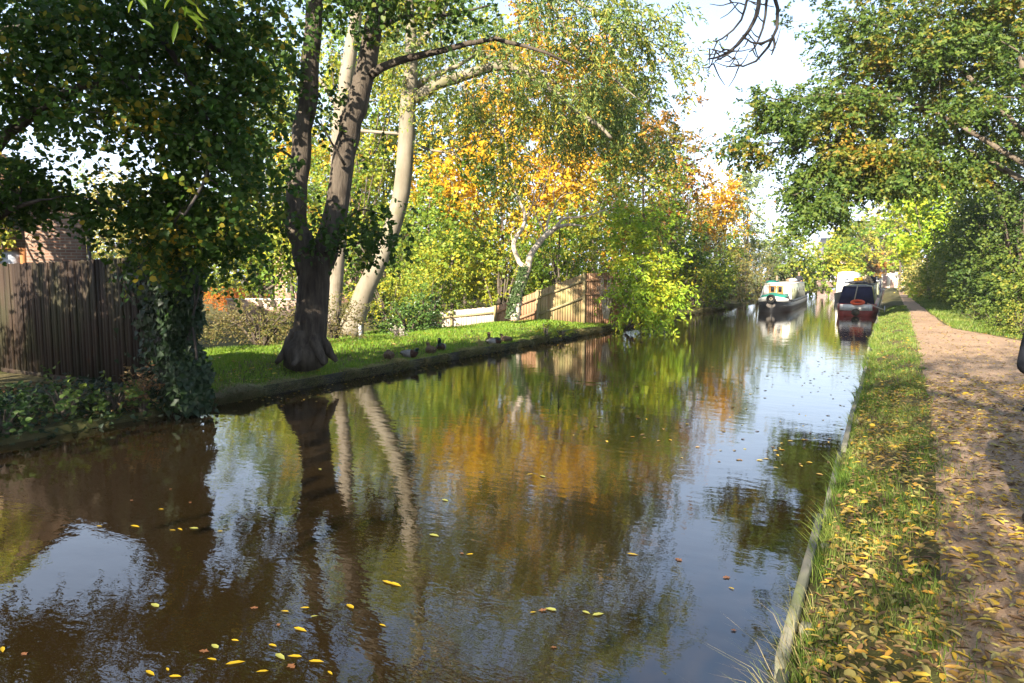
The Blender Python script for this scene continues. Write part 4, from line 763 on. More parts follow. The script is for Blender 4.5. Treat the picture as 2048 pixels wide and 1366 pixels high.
st1 = [(0,.06,1.02),(.25,.36,.98),(.7,.66,.91),(1.4,.90,.82),(2.4,1.02,.74),(3.6,1.05,.68),(18.3,1.05,.62),(19.7,.88,.66),(20.5,.45,.68)]
b1 = thing('narrowboat', 'cream and sage narrowboat with black hull under way towards the viewer', 'boat', (-6.25,44.6,0), math.radians(2.2))
MB().loft([hullsec(*q) for q in st1]).build('hull', M['black_hull'], b1, world=False)
hull_strip(st1[:4]+[(1.9,.965,.785)], .70, .985).build('bow_band', M['white_paint'], b1, world=False)
hull_strip(st1[3:8], .84, .99, .02).build('gunwale', M['dark_grey'], b1, world=False); hull_strip(st1[2:8], .40, .46, .02).build('rubbing_strake', M['dark_grey'], b1, world=False)
cab = MB(); cab.loft([[(-.90,y,.62),(.90,y,.62),(.78,y,1.72),(-.78,y,1.72)] for y in (3.5,17.7)]).build('cabin', M['sage_paint'], b1, world=False)
rf = MB(); rf.loft([[(-.83,y,1.722),(.83,y,1.722),(.80,y,1.765),(.40,y,1.815),(-.40,y,1.815),(-.80,y,1.765)] for y in (3.35,17.8)]); ro = rf.build('roof', M['cream_paint'], b1, world=False)
fr = MB(); fr.loft([[(-.905,y,.60),(.905,y,.60),(.795,y,1.715),(-.795,y,1.715)] for y in (3.44,3.5)]).build('bulkhead', M['white_paint'], b1, world=False)
wing = MB()
for s_ in (-1,1): wing.hexa(A([s_*.96,2.2,.72],[s_*.93,2.2,.72],[s_*.88,3.44,.66],[s_*.915,3.44,.66],[s_*.95,2.75,.9],[s_*.92,2.75,.9],[s_*.78,3.44,1.70],[s_*.81,3.44,1.70]))
wing.build('cratch_side', M['white_paint'], b1, world=False)
for s_ in (-1,1):
    dr = MB().box((s_*.235-.05,3.41,1.12), (.44,.05,.98)).build('door', M['doorwood'], b1, world=False); MB().box((s_*.235-.05,3.38,1.38), (.22,.02,.36)).build('pane', M['glass'], dr, world=False)
tp = MB(); gx, gy = np.meshgrid(np.linspace(-.78,.72,16), np.linspace(1.5,3.2,8)); gzz = .92+.12*np.cos(gx*1.9)+.05*np.sin(gx*6+gy*3)+.06*(gy-1.5)
tp.loft([[*np.stack([gx[k], gy[k], gzz[k]], -1), *np.stack([gx[k][::-1], gy[k], gzz[k][::-1]*0+.66], -1)] for k in range(8)]); tp.build('tarpaulin', M['teal'], b1, smooth=True, world=False)
MB().beam((-.85,1.75,.83), (.85,1.75,.83), .12, .16).build('deck_board', M['dark_grey'], b1, world=False)
tf = torus(MB(), (0,-.16,.84), .19, .085).build('tyre_fender', M['rubber'], b1, True, world=False)
torus(MB(), (0,-.16,.84), .075, .03).build('rope_loop', M['rope'], tf, True, world=False)
MB().loft([[(math.cos(a)*.26*k-.02, .0-.02+.10*abs(math.cos(a)*k), .45+math.sin(a)*.17*k) for a in np.linspace(0,6.28,15)[:-1]] for k in (.05,.6,1.)], cap=False).build('scuffed_patch', plainmat('scuffed_hull', (.13,.115,.10), .8, .2, .4, 9.), b1, world=False)
for s_ in (-1,1):
    for y, w_, hh in ((5.,.24,.24),(6.8,.24,.24),(9.3,.5,.34),(11.6,.24,.24),(13.2,.24,.24),(15.6,.5,.34)):
        x = s_*(.84+.014); wnd = MB().hexa(A(*[(s_*(.90-.12*(z-.62)/1.1+e),y+dy,z) for z in (1.28-hh/2,1.28+hh/2) for e, dy in ((-.02,-w_/2),(.012,-w_/2),(.012,w_/2),(-.02,w_/2))])); wnd.build('window', M['glass'], b1, world=False)
for s_ in (-1,1): MB().tube([(s_*.74,3.7,1.83),(s_*.74,10,1.835),(s_*.74,17.5,1.83)], .018, 6).build('handrail', M['doorwood'], ro, world=False)
MB().tube([(-.28,6.,1.79),(-.28,6.,2.0),(-.28,6,2.26)], [.075,.065,.065], 12).build('chimney', M['stack'], ro, world=False)
tl = MB(); gx, gy = np.meshgrid(np.linspace(-.75,-.1,9), np.linspace(3.5,5.6,7)); gzz = 1.86+.05*np.sin(gx*9+gy*5)+.06*np.cos(gx*4+1.4); tl.loft([[*np.stack([gx[k], gy[k], gzz[k]], -1), *np.stack([gx[k][::-1], gy[k], gzz[k]*0+1.8], -1)] for k in range(7)])
bevel(MB().box((0,19.0,.72), (1.3,1.9,.1)).build('stern_deck', M['dark_grey'], b1, world=False), .01)
MB().tube([(0,20.6,.3),(0,20.6,1.0),(0,19.9,1.25),(0,19.4,1.3)], .025, 8).build('tiller', M['steel'], b1, world=False)
Mb1 = Matrix.Translation((-6.25,44.6,0)) @ Matrix.Rotation(math.radians(2.2), 4, 'Z')
def on1(x, y, z): return np.array(Mb1 @ Vector((x,y,z)))
tag(tl.build('folded_tarpaulin', M['teal'], None, True, False), 'crumpled green tarpaulin lying on the cream boat roof', 'tarpaulin'); bpy.data.objects['folded_tarpaulin'].matrix_world = Mb1
def lumpy(name, label, cat, c, rad, mat, seed=0, group=None):
    r = np.random.default_rng(seed); a_ = np.linspace(0,6.28,13)[:-1]; R = []
    for k, (h, w_) in enumerate(((-1,.75),(-.6,1.),(0,1.02),(.55,.8),(.95,.35))): R.append([(math.cos(a)*rad[0]*w_*r.uniform(.85,1.12), math.sin(a)*rad[1]*w_*r.uniform(.85,1.12), h*rad[2]) for a in a_])
    o = MB().loft(R).build(name, mat, None, True, False); o.location = c; return tag(o, label, cat, group)
lumpy('sack','grey sack lying on the cream boat roof before the steerer','sack', on1(.3,12.2,1.96), (.3,.4,.14), M['grey_pl'], 3)
lumpy('coil_bag','brown bag on the cream boat roof near its stern','bag', on1(-.2,15.4,1.96), (.3,.35,.14), M['log_bark'], 4)
# --- boat with the navy cover
st2 = [(0,.62,.68),(.12,.80,.68),(.45,.93,.67),(1.2,1.01,.66),(2.2,1.03,.64),(14.5,1.03,.62),(15.6,.85,.66)]
b2 = thing('covered_narrowboat', 'moored narrowboat with navy canvas cover and red and white bow', 'boat', (-1.5,42.6,0))
MB().loft([hullsec(*q) for q in st2]).build('hull', M['red_paint'], b2, world=False)
fb = hull_strip(st2[:5], .46, .97, .016); fb.build('side_band', M['red_paint'], b2, world=False)
MB().loft([[(-.63,y,.31),(.63,y,.31),(.64,y,.655),(-.64,y,.655)] for y in (-.03,.004)]).build('bow_band', M['white_paint'], b2, world=False)
for s_ in (-1,1): MB().loft([[(s_*(a+.03),y-.03,.31),(s_*(a+.03),y-.03,.655),(s_*(a+.015),y,.655),(s_*(a+.015),y,.31)] for y, a in ((0,.62),(.12,.79))]).build('corner_band', M['white_paint'], b2, world=False)
hull_strip(st2[3:6], .55, .98, .03).build('gunwale_plate', M['steel'], b2, world=False)
cv = MB(); cv.loft([[(-.90,y0,.67),(.90,y0,.67),(.74,y1,1.62),(.40,y1+.02,1.72),(-.40,y1+.02,1.72),(-.74,y1,1.62)] for y0, y1 in ((.35,.75),(2.3,2.3))]).build('canvas_cover', M['navy'], b2, world=False)
MB().loft([[(.905,y0,.69),(.92,y0,.69),(.765,y1,1.61),(.745,y1,1.61)] for y0, y1 in ((.50,.85),(2.2,2.2))]).build('cover_side', plainmat('olive_canvas', (.30,.29,.07), .7, .2), b2, world=False)
MB().beam((-.74,.72,1.67), (.74,.72,1.67), .05, .05).build('cover_rail', M['steel'], b2, world=False)
MB().beam((-.12,.30,.75), (.02,.68,1.70), .05, .035).build('cover_strap', M['rope'], b2, world=False)
MB().loft([[(-.88,y,.62),(.88,y,.62),(.76,y,1.66),(.4,y,1.75),(-.4,y,1.75),(-.76,y,1.66)] for y in (2.32,13.6)]).build('cabin', M['sage_paint'], b2, world=False)
rf2 = MB().loft([[(-.80,y,1.70),(.80,y,1.70),(.4,y,1.79),(-.4,y,1.79)] for y in (2.4,13.7)]).build('roof', M['dark_grey'], b2, world=False)
for s_ in (-1,1):
    for y in (3.6,6.2,9.,11.6): MB().hexa(A(*[(s_*(.88-.12*(z-.62)/1.04+e),y+dy,z) for z in (1.1,1.45) for e, dy in ((-.02,-.4),(.012,-.4),(.012,.4),(-.02,.4))])).build('window', M['glass'], b2, world=False)
fn = MB().loft([[(math.cos(a)*.21*w_, -.10+math.sin(b)*.0-h*.22, .22+math.sin(a)*.21*w_) for a in np.linspace(0,6.28,15)[:-1] for b in (0,)] for h, w_ in ((-.6,.55),(-.3,.9),(.1,1.),(.5,.85),(.8,.45))]).build('bow_fender', M['rope_dark'], b2, True, world=False)
lb = torus(MB(), (0,0,0), .30, .075, 'z', 24, 10).build('lifebuoy', M['orange'], None, True, False); lb.location = (-1.42,42.72,.765); lb.rotation_euler = (math.radians(16),0,0); tag(lb, 'orange lifebuoy lying on the bow of the navy covered boat', 'lifebuoy')
mr = MB().tube(smoothline([(-.95,42.85,.72),(-.62,42.6,.60),(-.32,42.3,.47),(-.1,42.1,.40)], 14), .028, 6).build('mooring_rope', M['rope'], None, True); tag(mr, 'pale mooring rope from the navy covered boat to the bank', 'rope')
ms = MB().tube([(-.08,42.08,.15),(-.09,42.08,.62)], [.018,.022], 8).build('mooring_stake', M['steel']); tag(ms, 'steel stake on the bank holding the mooring rope', 'stake')
r = np.random.default_rng(77)
LG = MB().tube([(0,-.3,0),(0,.3,0)], .075, 10, cap=False).build('log', M['log_bark'], None, False, False); LGE = [MB().add([(.076*math.cos(a),s_*.3,.076*math.sin(a)) for a in np.linspace(0,6.28,11)[:-1]], [np.arange(10)[None]]).build('cut_end', M['log_end'], LG, False, False) for s_ in (-1,1)]
k_ = 0
for row, n_ in enumerate((5,4,3)):
    for q in range(n_):
        for yo in (4.4,5.3):
            o = LG if k_ == 0 else copy_tree(LG); k_ += 1; o.location = (-1.5+.02+q*.16+row*.08, 42.6+yo+r.uniform(-.06,.06), 1.88+row*.14); o.rotation_euler = (0, r.uniform(0,6), r.normal(0,.06))
            tag(o, 'short sawn log in the firewood pile on the navy covered boat', 'log', 'firewood logs stacked on the boat roof')
def crate(name, label, c, d_, mat, rz=0.):
    x, y, z = np.array(d_)/2; mb = MB()
    for a_ in ((0,-y,0,2*x,.03,2*z),(0,y,0,2*x,.03,2*z),(-x,0,0,.03,2*y-.034,2*z),(x,0,0,.03,2*y-.034,2*z),(0,0,-z+.02,2*x-.04,2*y-.04,.03)): mb.box(a_[:3], a_[3:])
    for z_ in (-z*.3, z*.9): mb.box((0,-y-.018,z_), (2*x+.05,.02,.05))
    o = mb.build(name, mat, None, False, False); o.location = c; o.rotation_euler = (0,0,rz); return tag(o, label, 'crate')
crate('crate','bright yellow crate on the navy covered boat roof before the logs', (-1.55,45.9,1.97), (.4,.42,.36), M['yellow_pl'], .1)
crate('crate','grey crate on the navy covered boat roof left of the yellow one', (-2.02,45.7,1.94), (.46,.5,.3), M['grey_pl'], -.1)
lumpy('cover_bundle','dark bundle on the navy covered boat roof at its front','bundle', (-1.55,45.2,1.86), (.55,.25,.09), M['dark_grey'], 8)
lumpy('roof_bundle','dark rounded bundle on the navy covered boat behind the logs','bundle', (-1.0,49.6,2.02), (.34,.4,.24), M['black_cloth'], 9)
# --- boats beyond
def simple_boat(name, label, x, y, L_, z1, side, top, front, cover=None):
    b = thing(name, label, 'boat', (x,y,0)); st = [(0,.1,.95),(.5,.6,.85),(1.4,.95,.75),(2.6,1.03,.66),(L_-1,1.03,.62),(L_,.7,.66)]
    MB().loft([hullsec(*q) for q in st]).build('hull', M['black_hull'], b, world=False)
    MB().loft([[(-.9,q,.6),(.9,q,.6),(.78,q,z1),(.4,q,z1+.08),(-.4,q,z1+.08),(-.78,q,z1)] for q in (2.5,L_-1.4)]).build('cabin', side, b, world=False)
    MB().box((0,2.46,(z1+.62)/2), (1.5,.06,z1-.7)).build('bulkhead', front, b, world=False); MB().loft([[(-.82,q,z1+.02),(.82,q,z1+.02),(.4,q,z1+.12),(-.4,q,z1+.12)] for q in (2.3,L_-1.2)]).build('roof', top, b, world=False)
    for s_ in (-1,1):
        for q in (4.,6.5,9.): MB().box((s_*.86,q,1.25), (.05,.7,.35)).build('window', M['glass'], b, world=False)
    return b
simple_boat('white_cruiser', 'tall white canopied boat moored beyond the navy covered boat', -3.2, 66., 12., 2.55, M['white_paint'], M['white_paint'], M['white_paint'])
simple_boat('moored_narrowboat', 'sage narrowboat moored directly behind the navy covered boat', -1.5, 60.5, 14., 1.72, M['sage_paint'], M['dark_grey'], M['dark_grey'])
simple_boat('far_narrowboat', 'farthest dark narrowboat moored against the towpath', -1.5, 77., 15., 1.75, M['navy'], M['steel'], M['cream_paint'])
# ------------------------------------------------------------------ ducks on the lawn
M['d_brown'] = plainmat('mottled_brown_plumage', (.12,.08,.048), .85, .15, .7, 45.); M['d_green'] = plainmat('glossy_green_plumage', (.006,.018,.011), .45, .3, .4, 20.)
M['d_breast'] = plainmat('chestnut_breast_plumage', (.045,.022,.014), .85, .15, .4, 30.); M['d_grey'] = plainmat('pale_grey_plumage', (.20,.185,.165), .85, .15, .4, 50.); M['d_dark'] = plainmat('dark_tail_plumage', (.03,.028,.026), .8, .2, .3)
M['bill_y'] = plainmat('yellow_bill', (.22,.18,.03), .5, .3, .1); M['bill_o'] = plainmat('dull_orange_bill', (.15,.085,.035), .5, .3, .2)
def duck(label, px, py_, z, heading, drake, neck=.16, tuck=False):
    p = gnd(px, py_, z); root = thing('duck', label, 'duck', p+A(0,0,.005), heading, 'ducks resting on the lawn bank')
    if tuck: path = [(-.27,.13,.008),(-.22,.125,.03),(-.13,.115,.085),(-.02,.105,.115),(.08,.11,.11),(.14,.135,.085),(.15,.175,.055),(.11,.20,.048),(.055,.205,.045),(.02,.20,.03),(.0,.195,.008)]
    else: path = [(-.28,.13,.008),(-.22,.125,.03),(-.13,.112,.085),(-.02,.105,.115),(.08,.115,.108),(.145,.15,.075),(.165,.19,.048),(.175,.16+neck*.45,.040),(.185,.16+neck*.7,.045),(.195,.16+neck*.88,.047),(.20,.16+neck*1.05,.035),(.20,.16+neck*1.14,.008)]
    P = A(*[(x, 0, zz_) for x, zz_, _ in path]); R_ = A(*[q[2] for q in path]); m = len(P)*3-2; Q = smoothline(P, m); rr = np.maximum(smoothline(np.stack([R_]*3, -1), m)[:,0], .006)
    mb = MB().tube(Q, rr, 12); V = np.vstack(mb.v); V[:,1] *= 1.12; t_ = np.linspace(0, len(P)-1, m)[:-1]
    ring = np.where(t_ < 1.6, 3, np.where(t_ < 3.6, 0, np.where(t_ < 5.6, 1, 2))); mats = [M['d_grey'], M['d_breast'], M['d_green'], M['d_dark']] if drake else [M['d_brown'], M['d_brown'], M['d_brown'], M['d_brown']]
    mi = np.concatenate([np.repeat(ring, 12), np.full(24, 3)]); mi[-12:] = 2
    mk('body', V, [np.vstack(q) for q in mb.f.values()], mats, root, True, mi, world=False)
    hx, hz = (Q[-6][0], Q[-6][2]); s_ = -1 if tuck else 1
    MB().loft([[(hx+s_*dx, w_*math.cos(a), hz-.005+h_*math.sin(a)+dz) for a in np.linspace(0,6.28,9)[:-1]] for dx, w_, h_, dz in ((.03,.016,.018,0),(.06,.015,.011,-.006),(.085,.018,.006,-.010),(.10,.010,.004,-.011))]).build('bill', M['bill_y'] if drake else M['bill_o'], root, True, world=False)
    for sg in (-1,1):
        MB().loft([[(x, sg*(.118*w_+.006), zz_-.05*w_), (x, sg*(.10*w_+.014), zz_+.04*w_), (x, sg*.085*w_, zz_+.06*w_), (x, sg*.10*w_, zz_-.05*w_)] for x, zz_, w_ in ((.09,.13,.55),(.02,.135,1.),(-.08,.135,1.),(-.17,.145,.7),(-.24,.15,.2))]).build('wing', M['d_grey'] if drake else M['d_brown'], root, True, world=False)
    return root
duck('brown duck asleep low in the grass, nearest the two stemmed tree', 778, 714, .25, 2.4, False, tuck=True)
duck('drake with dark head tucked down, second duck from the two stemmed tree', 820, 710, .25, .3, True, .09)
duck('brown duck crouching beside the drake that faces the viewer', 862, 702, .26, 2.6, False, .12)
duck('upright drake with chestnut breast facing the viewer', 882, 697, .26, -1.2, True, .19)
duck('upright brown duck with raised head by a dry grass tuft', 981, 683, .25, -1.3, False, .2)
duck('grey sided drake lying in front of the upright brown duck', 988, 687, .22, .5, True, .06, True)
duck('brown duck lying side on at the right end of the group', 1012, 680, .25, 2.9, False, .10)
# ------------------------------------------------------------------ people
def skin(name, joints, links, mat, parent, sub=2, root=0):
    me = bpy.data.meshes.new(name); names = list(joints); me.from_pydata([joints[n_][:3] for n_ in names], [(names.index(a), names.index(b)) for a, b in links], []); me.materials.append(mat)
    o = bpy.data.objects.new(name, me); COL.objects.link(o); o.parent = parent
    mo = o.modifiers.new('skin', 'SKIN'); mo.use_smooth_shade = True
    for k, n_ in enumerate(names): rd = joints[n_][3]; me.skin_vertices[0].data[k].radius = rd if isinstance(rd, tuple) else (rd, rd); me.skin_vertices[0].data[k].use_root = (k == root)
    s_ = o.modifiers.new('sub', 'SUBSURF'); s_.levels = sub; s_.render_levels = sub; return o
def person(label, loc, rz, jacket, trousers, cap=None, arms=None, group=None):
    p = thing('person', label, 'person', loc, rz)
    a_ = arms or {'le':(-.29,.06,1.10),'lh':(-.22,-.14,1.0),'re':(.29,.06,1.10),'rh':(.22,-.14,1.0)}
    J = {'pelvis':(0,0,.95,(.13,.10)),'waist':(0,0,1.08,(.13,.10)),'chest':(0,.01,1.30,(.16,.11)),'neck0':(0,.01,1.47,.065),'neck':(0,0,1.54,.055),'jaw':(0,-.02,1.60,.07),'skull':(0,0,1.69,(.078,.092)),'crown':(0,.01,1.75,.06),
         'ls':(-.18,.01,1.42,.065),'rs':(.18,.01,1.42,.065),'le':(*a_['le'],.045),'re':(*a_['re'],.045),'lw':(*a_['lh'],.030),'rw':(*a_['rh'],.030),
         'lhip':(-.09,0,.90,.095),'rhip':(.09,0,.90,.095),'lk':(-.10,-.02,.50,.062),'rk':(.10,-.06,.50,.062),'la':(-.10,.04,.09,.04),'ra':(.10,.02,.09,.04),'lt':(-.11,-.12,.04,.035),'rt':(.11,-.14,.04,.035)}
    K = [('pelvis','waist'),('waist','chest'),('chest','neck0'),('neck0','neck'),('neck','jaw'),('jaw','skull'),('skull','crown'),('chest','ls'),('chest','rs'),('ls','le'),('rs','re'),('le','lw'),('re','rw'),('pelvis','lhip'),('pelvis','rhip'),('lhip','lk'),('rhip','rk'),('lk','la'),('rk','ra'),('la','lt'),('ra','rt')]
    for s_ in 'lr':
        w_ = np.array(J[s_+'w'][:3]); e = np.array(J[s_+'e'][:3]); dv = nrm(w_-e); sd_ = nrm(np.cross(dv, A(0,0,1))+1e-3); pm = w_+dv*.055; J[s_+'p'] = (*pm, (.034,.020)); K.append((s_+'w', s_+'p'))
        for k in range(4):
            o_ = sd_*(k-1.5)*.019; ln = (.066,.078,.074,.058)[k]; J[f'{s_}f{k}'] = (*(pm+dv*.045+o_), .0095); J[f'{s_}g{k}'] = (*(pm+dv*(.045+ln*.5)+o_-A(0,0,.012)), .0085); J[f'{s_}h{k}'] = (*(pm+dv*(.045+ln*.8)+o_-A(0,0,.04)), .007)
            K += [(s_+'p', f'{s_}f{k}'), (f'{s_}f{k}', f'{s_}g{k}'), (f'{s_}g{k}', f'{s_}h{k}')]
        tb_ = w_+dv*.03+sd_*(.045 if s_ == 'l' else -.045)*1.; J[s_+'t0'] = (*tb_, .011); J[s_+'t1'] = (*(tb_+dv*.035+A(0,0,-.01)), .009); K += [(s_+'w', s_+'t0'), (s_+'t0', s_+'t1')]
    skin('body', J, K, M['skin'], p)
    Jj = {'hem':(0,0,.82,(.20,.155)),'pelvis':(0,0,.95,(.19,.15)),'waist':(0,0,1.10,(.18,.145)),'chest':(0,.01,1.30,(.205,.155)),'neck0':(0,.01,1.47,.095),'collar':(0,.0,1.54,.082),'ls':(-.19,.01,1.41,.09),'rs':(.19,.01,1.41,.09),
          'le':(*a_['le'],.070),'re':(*a_['re'],.070),'lw':(*(np.array(a_['lh'])*.92+np.array(a_['le'])*.08),.050),'rw':(*(np.array(a_['rh'])*.92+np.array(a_['re'])*.08),.050)}
    skin('jacket', Jj, [('hem','pelvis'),('pelvis','waist'),('waist','chest'),('chest','neck0'),('neck0','collar'),('chest','ls'),('chest','rs'),('ls','le'),('rs','re'),('le','lw'),('re','rw')], jacket, p, root=1)
    Jt = {'pelvis':(0,0,.95,(.145,.115)),'lhip':(-.09,0,.86,.112),'rhip':(.09,0,.86,.112),'lk':(-.10,-.02,.50,.080),'rk':(.10,-.06,.50,.080),'la':(-.10,.04,.10,.062),'ra':(.10,.02,.10,.062)}
    skin('trousers', Jt, [('pelvis','lhip'),('pelvis','rhip'),('lhip','lk'),('rhip','rk'),('lk','la'),('rk','ra')], trousers, p)
    for s_, x in (('l',-.105),('r',.105)): skin('shoe', {'a':(x,.03,.06,.055),'b':(x,-.06,.05,.05),'c':(x,-.16,.04,.042)}, [('a','b'),('b','c')], M['shoe'], p)
    if cap: MB().loft([[(math.cos(a)*w_, math.sin(a)*w_*1.15+.0-(.05 if k_ == 0 and math.sin(a) < 0 else 0), h_) for a in np.linspace(0,6.28,19)[:-1]] for k_, (h_, w_) in enumerate(((1.695,.098),(1.72,.100),(1.76,.092),(1.79,.06),(1.80,.01)))]).build('cap', cap, p, True, world=False)
    hr = MB().loft([[(math.cos(a)*w_, math.sin(a)*w_*1.12+.018, h_) for a in np.linspace(0,6.28,19)[:-1]] for h_, w_ in ((1.60,.07),(1.66,.086),(1.72,.088),(1.765,.07),(1.785,.02))]); hr.build('hair', M['hair'], p, True, world=False)
    MB().loft([[(math.cos(a)*w_, -.088-dy, 1.645+dz+math.sin(a)*w_*1.3) for a in np.linspace(0,6.28,9)[:-1]] for dy, w_, dz in ((-.01,.018,.006),(.012,.014,.0),(.028,.008,-.008))]).build('nose', M['skin'], p, True, world=False)
    for x in (-.032,.032): MB().loft([[(x+math.cos(a)*w_, -.082-dy, 1.682+math.sin(a)*w_*.7) for a in np.linspace(0,6.28,9)[:-1]] for dy, w_ in ((0,.013),(.008,.008))]).build('eye', M['hair'], p, True, world=False)
    return p
s1 = on1(.25,19.2,.80)
person('steerer in black coat and tan cap at the stern of the cream boat', s1, math.radians(2), M['black_cloth'], M['dark_denim'], M['cap'], {'le':(-.34,-.02,1.14),'lh':(-.30,-.28,1.05),'re':(.34,-.02,1.14),'rh':(.22,-.26,1.06)})
person('walker in dark jacket at the right edge of the towpath', A(1.06,5.60,.47), math.radians(180+20), M['black_cloth'], M['dark_denim'], None, {'le':(-.30,.20,1.12),'lh':(-.10,-.20,1.12),'re':(.33,.16,1.10),'rh':(.06,-.20,1.10)})
# ------------------------------------------------------------------ grass
def blades(P, h, w_, lean, r, two=True):
    n = len(P); a_ = r.uniform(0,6.28,n); dx = np.stack([np.cos(a_), np.sin(a_), np.zeros(n)], -1)*(w_/2)[:,None]; l_ = lean+r.normal(0,.35,(n,3))*A(1,1,0)
    top = P+A(0,0,1)*h[:,None]+l_*h[:,None]; mid = P+A(0,0,.6)*h[:,None]+l_*(h*.35)[:,None]
    V = np.stack([P-dx, P+dx, mid+dx*.75, mid-dx*.75, top], 1).reshape(-1,3); b = np.arange(n)[:,None]*5
    return V, [b+np.array([[0,1,2,3]]), b+np.array([[3,2,4]])]
r = np.random.default_rng(90)
n = 120000; x = XL-.02-np.abs(r.random(n)**1.15)*7.5; y = 7.8+r.random(n)**1.25*27; P = np.stack([x, y, gz(x, y)-.01], -1)
P = P[(np.sin(x*3+y*2.1)+np.sin(x*1.1-y*3.3)+r.normal(0,1.2,n)) > -1.9]; n = len(P); dist = np.linalg.norm(P-CAM, axis=1)
V, F = blades(P, r.uniform(.04,.11,n)*(1+.25*np.sin(P[:,0]*2.3+P[:,1]*1.7)), .0045+.0007*dist*r.uniform(.6,1.3,n), A(.1,0,0), r)
tag(mk('lawn_grass', V, F, M['grass']), 'short bright green lawn grass on the left bank', 'grass', kind='stuff')
n = 46000; u = r.random(n); y = 2.2+u**2.2*45; x = XR+.03+r.random(n)*(pl(y)+.02-XR+np.where(y < 9, .35, .0)*r.random(n)**2+.14*r.random(n)**3)
m_ = (np.sin(x*6+y*3.1)+np.sin(x*2.1-y*4.3)+np.sin(y*1.3+x*9)+r.normal(0,.8,n)) > np.where(y < 5, .3, np.where(y < 14, -.2, -.6))-(x < XR+.25)*.8
P = np.stack([x, y, gz(x, y)-.01], -1)[m_]; n = len(P); dist = np.linalg.norm(P-CAM, axis=1)
V, F = blades(P, r.uniform(.03,.12,n)*np.where(P[:,1] < 14, 1., .8), .0026+.0006*dist, A(-.1,.1,0), r)
n2 = 5200; y = 2.4+r.random(n2)**1.6*30; x = XR-.02+np.abs(r.normal(0,.10,n2)); k_ = (np.sin(y*2.7)+np.sin(y*1.1+1)+r.normal(0,.7,n2)) > .2; P = np.stack([x, y, gz(np.maximum(x,XR+.01), y)-.02], -1)[k_]; n2 = len(P)
V2, F2 = blades(P, r.uniform(.06,.20,n2), .003+.0006*np.linalg.norm(P-CAM, axis=1), A(-.35,-.1,0), r)
V = np.vstack([V, V2]); F = [a+0 for a in F]+[a+(len(V)-len(V2)) for a in F2]
tag(mk('verge_grass', V, [np.vstack([F[0],F[2]]), np.vstack([F[1],F[3]])], M['vgrass']), 'rough tufted verge grass between towpath and canal edge', 'grass', kind='stuff')
n = 26000; y = 14+r.random(n)**1.5*80; x = pr(y)+.02+r.random(n)*(2.3); x = np.minimum(x, 5.5); P = np.stack([x, y, gz(x, y)-.01], -1); V, F = blades(P, r.uniform(.06,.16,n), .004+.0007*y, A(0,0,0), r)
tag(mk('hedge_grass', V, F, M['vgrass']), 'green grass strip between towpath and hedge', 'grass', kind='stuff')
n = 52000; y = 7.6+r.random(n)**1.5*44; x = XL+.05-np.abs(r.normal(0,.16,n)); P = np.stack([x, y, gz(np.minimum(x,XL-.02), y)-.03+r.uniform(-.16,.0,n)*(x > XL-.06)], -1)
k_ = 1+.55*np.sin(y*2.9)*np.sin(y*1.27+1)+.3*np.sin(y*7.1); V, F = blades(P, r.uniform(.10,.26,n)*np.clip(k_,.35,1.7), .004+.0006*y, A(.75,0,-.7), r); tag(mk('bank_grass', V, F, M['dry']), 'dry brown grass drooping over the left canal edge', 'grass', kind='stuff')
# dry stalks reaching over the water at the near towpath edge
n = 170; y = 2.6+r.random(n)*1.6; x = XR+r.normal(.04,.06,n); P = np.stack([x, y, np.full(n,.2)], -1); V, F = blades(P, r.uniform(.14,.34,n), np.full(n,.0035), A(-.6,-.1,-.3), r); tag(mk('dry_stalks', V, F, M['dry']), 'dry straw stalks hanging over the near towpath edge', 'grass', kind='stuff')
tf_ = gnd(962,690,.22); n = 90; P = tf_+r.normal(0,.07,(n,3))*A(1,1,0); V, F = blades(P, r.uniform(.15,.3,n), np.full(n,.012), A(0,0,0), r); tag(mk('dry_tuft', V, F, M['dry']), 'dry straw coloured grass tuft beside the upright brown duck', 'grass tuft')
# fallen leaves
def litter(n, yfun, xfun, Lr, seed, kind='long', wr=(.22,.42)):
    r = np.random.default_rng(seed); y = yfun(r, n); x = xfun(r, y); z = gz(x, y)+.032+r.random(n)*.028; a_ = r.uniform(0,6.28,n); ax = np.stack([np.cos(a_), np.sin(a_), r.normal(0,.18,n)], -1); nm = A(0,0,1)+r.normal(0,.30,(n,3)); L_ = r.uniform(*Lr, n)
    return leafmesh(np.stack([x,y,z], -1), ax, nm, L_, L_*r.uniform(*wr, n), kind)
V1, F1 = litter(10500, lambda r, n: 2.1+r.random(n)**2.5*11., lambda r, y: XR+.10+r.random(len(y))**1.15*(2.1-XR), (.035,.085), 1)
V2, F2 = litter(2600, lambda r, n: 8+r.random(n)**1.6*30, lambda r, y: XR+.12+r.random(len(y))*(3.2-XR), (.04,.09), 2)
V3, F3 = litter(16000, lambda r, n: 2.1+r.random(n)**1.5*18., lambda r, y: XR+.05+r.random(len(y))*(3.4-XR), (.012,.034), 5)
V4, F4 = litter(1800, lambda r, n: 2.1+r.random(n)**2.2*12., lambda r, y: XR+.08+r.random(len(y))**1.1*(2.2-XR), (.04,.075), 6, 'round', (.5,.85))
VV = [V1, V2, V3, V4]; FF = [F1, F2, F3, F4]; of_ = np.cumsum([0]+[len(v) for v in VV])
tag(mk('fallen_leaves', np.vstack(VV), [np.vstack([f[q]+o_ for f, o_ in zip(FF, of_)]) for q in range(1)], M['fallen']), 'yellow and brown fallen leaves strewn over verge and towpath', 'fallen leaves', kind='stuff')
V, F = litter(1700, lambda r, n: 8+r.random(n)**1.4*22, lambda r, y: XL-.05-r.random(len(y))**1.2*4.5, (.06,.11), 3)
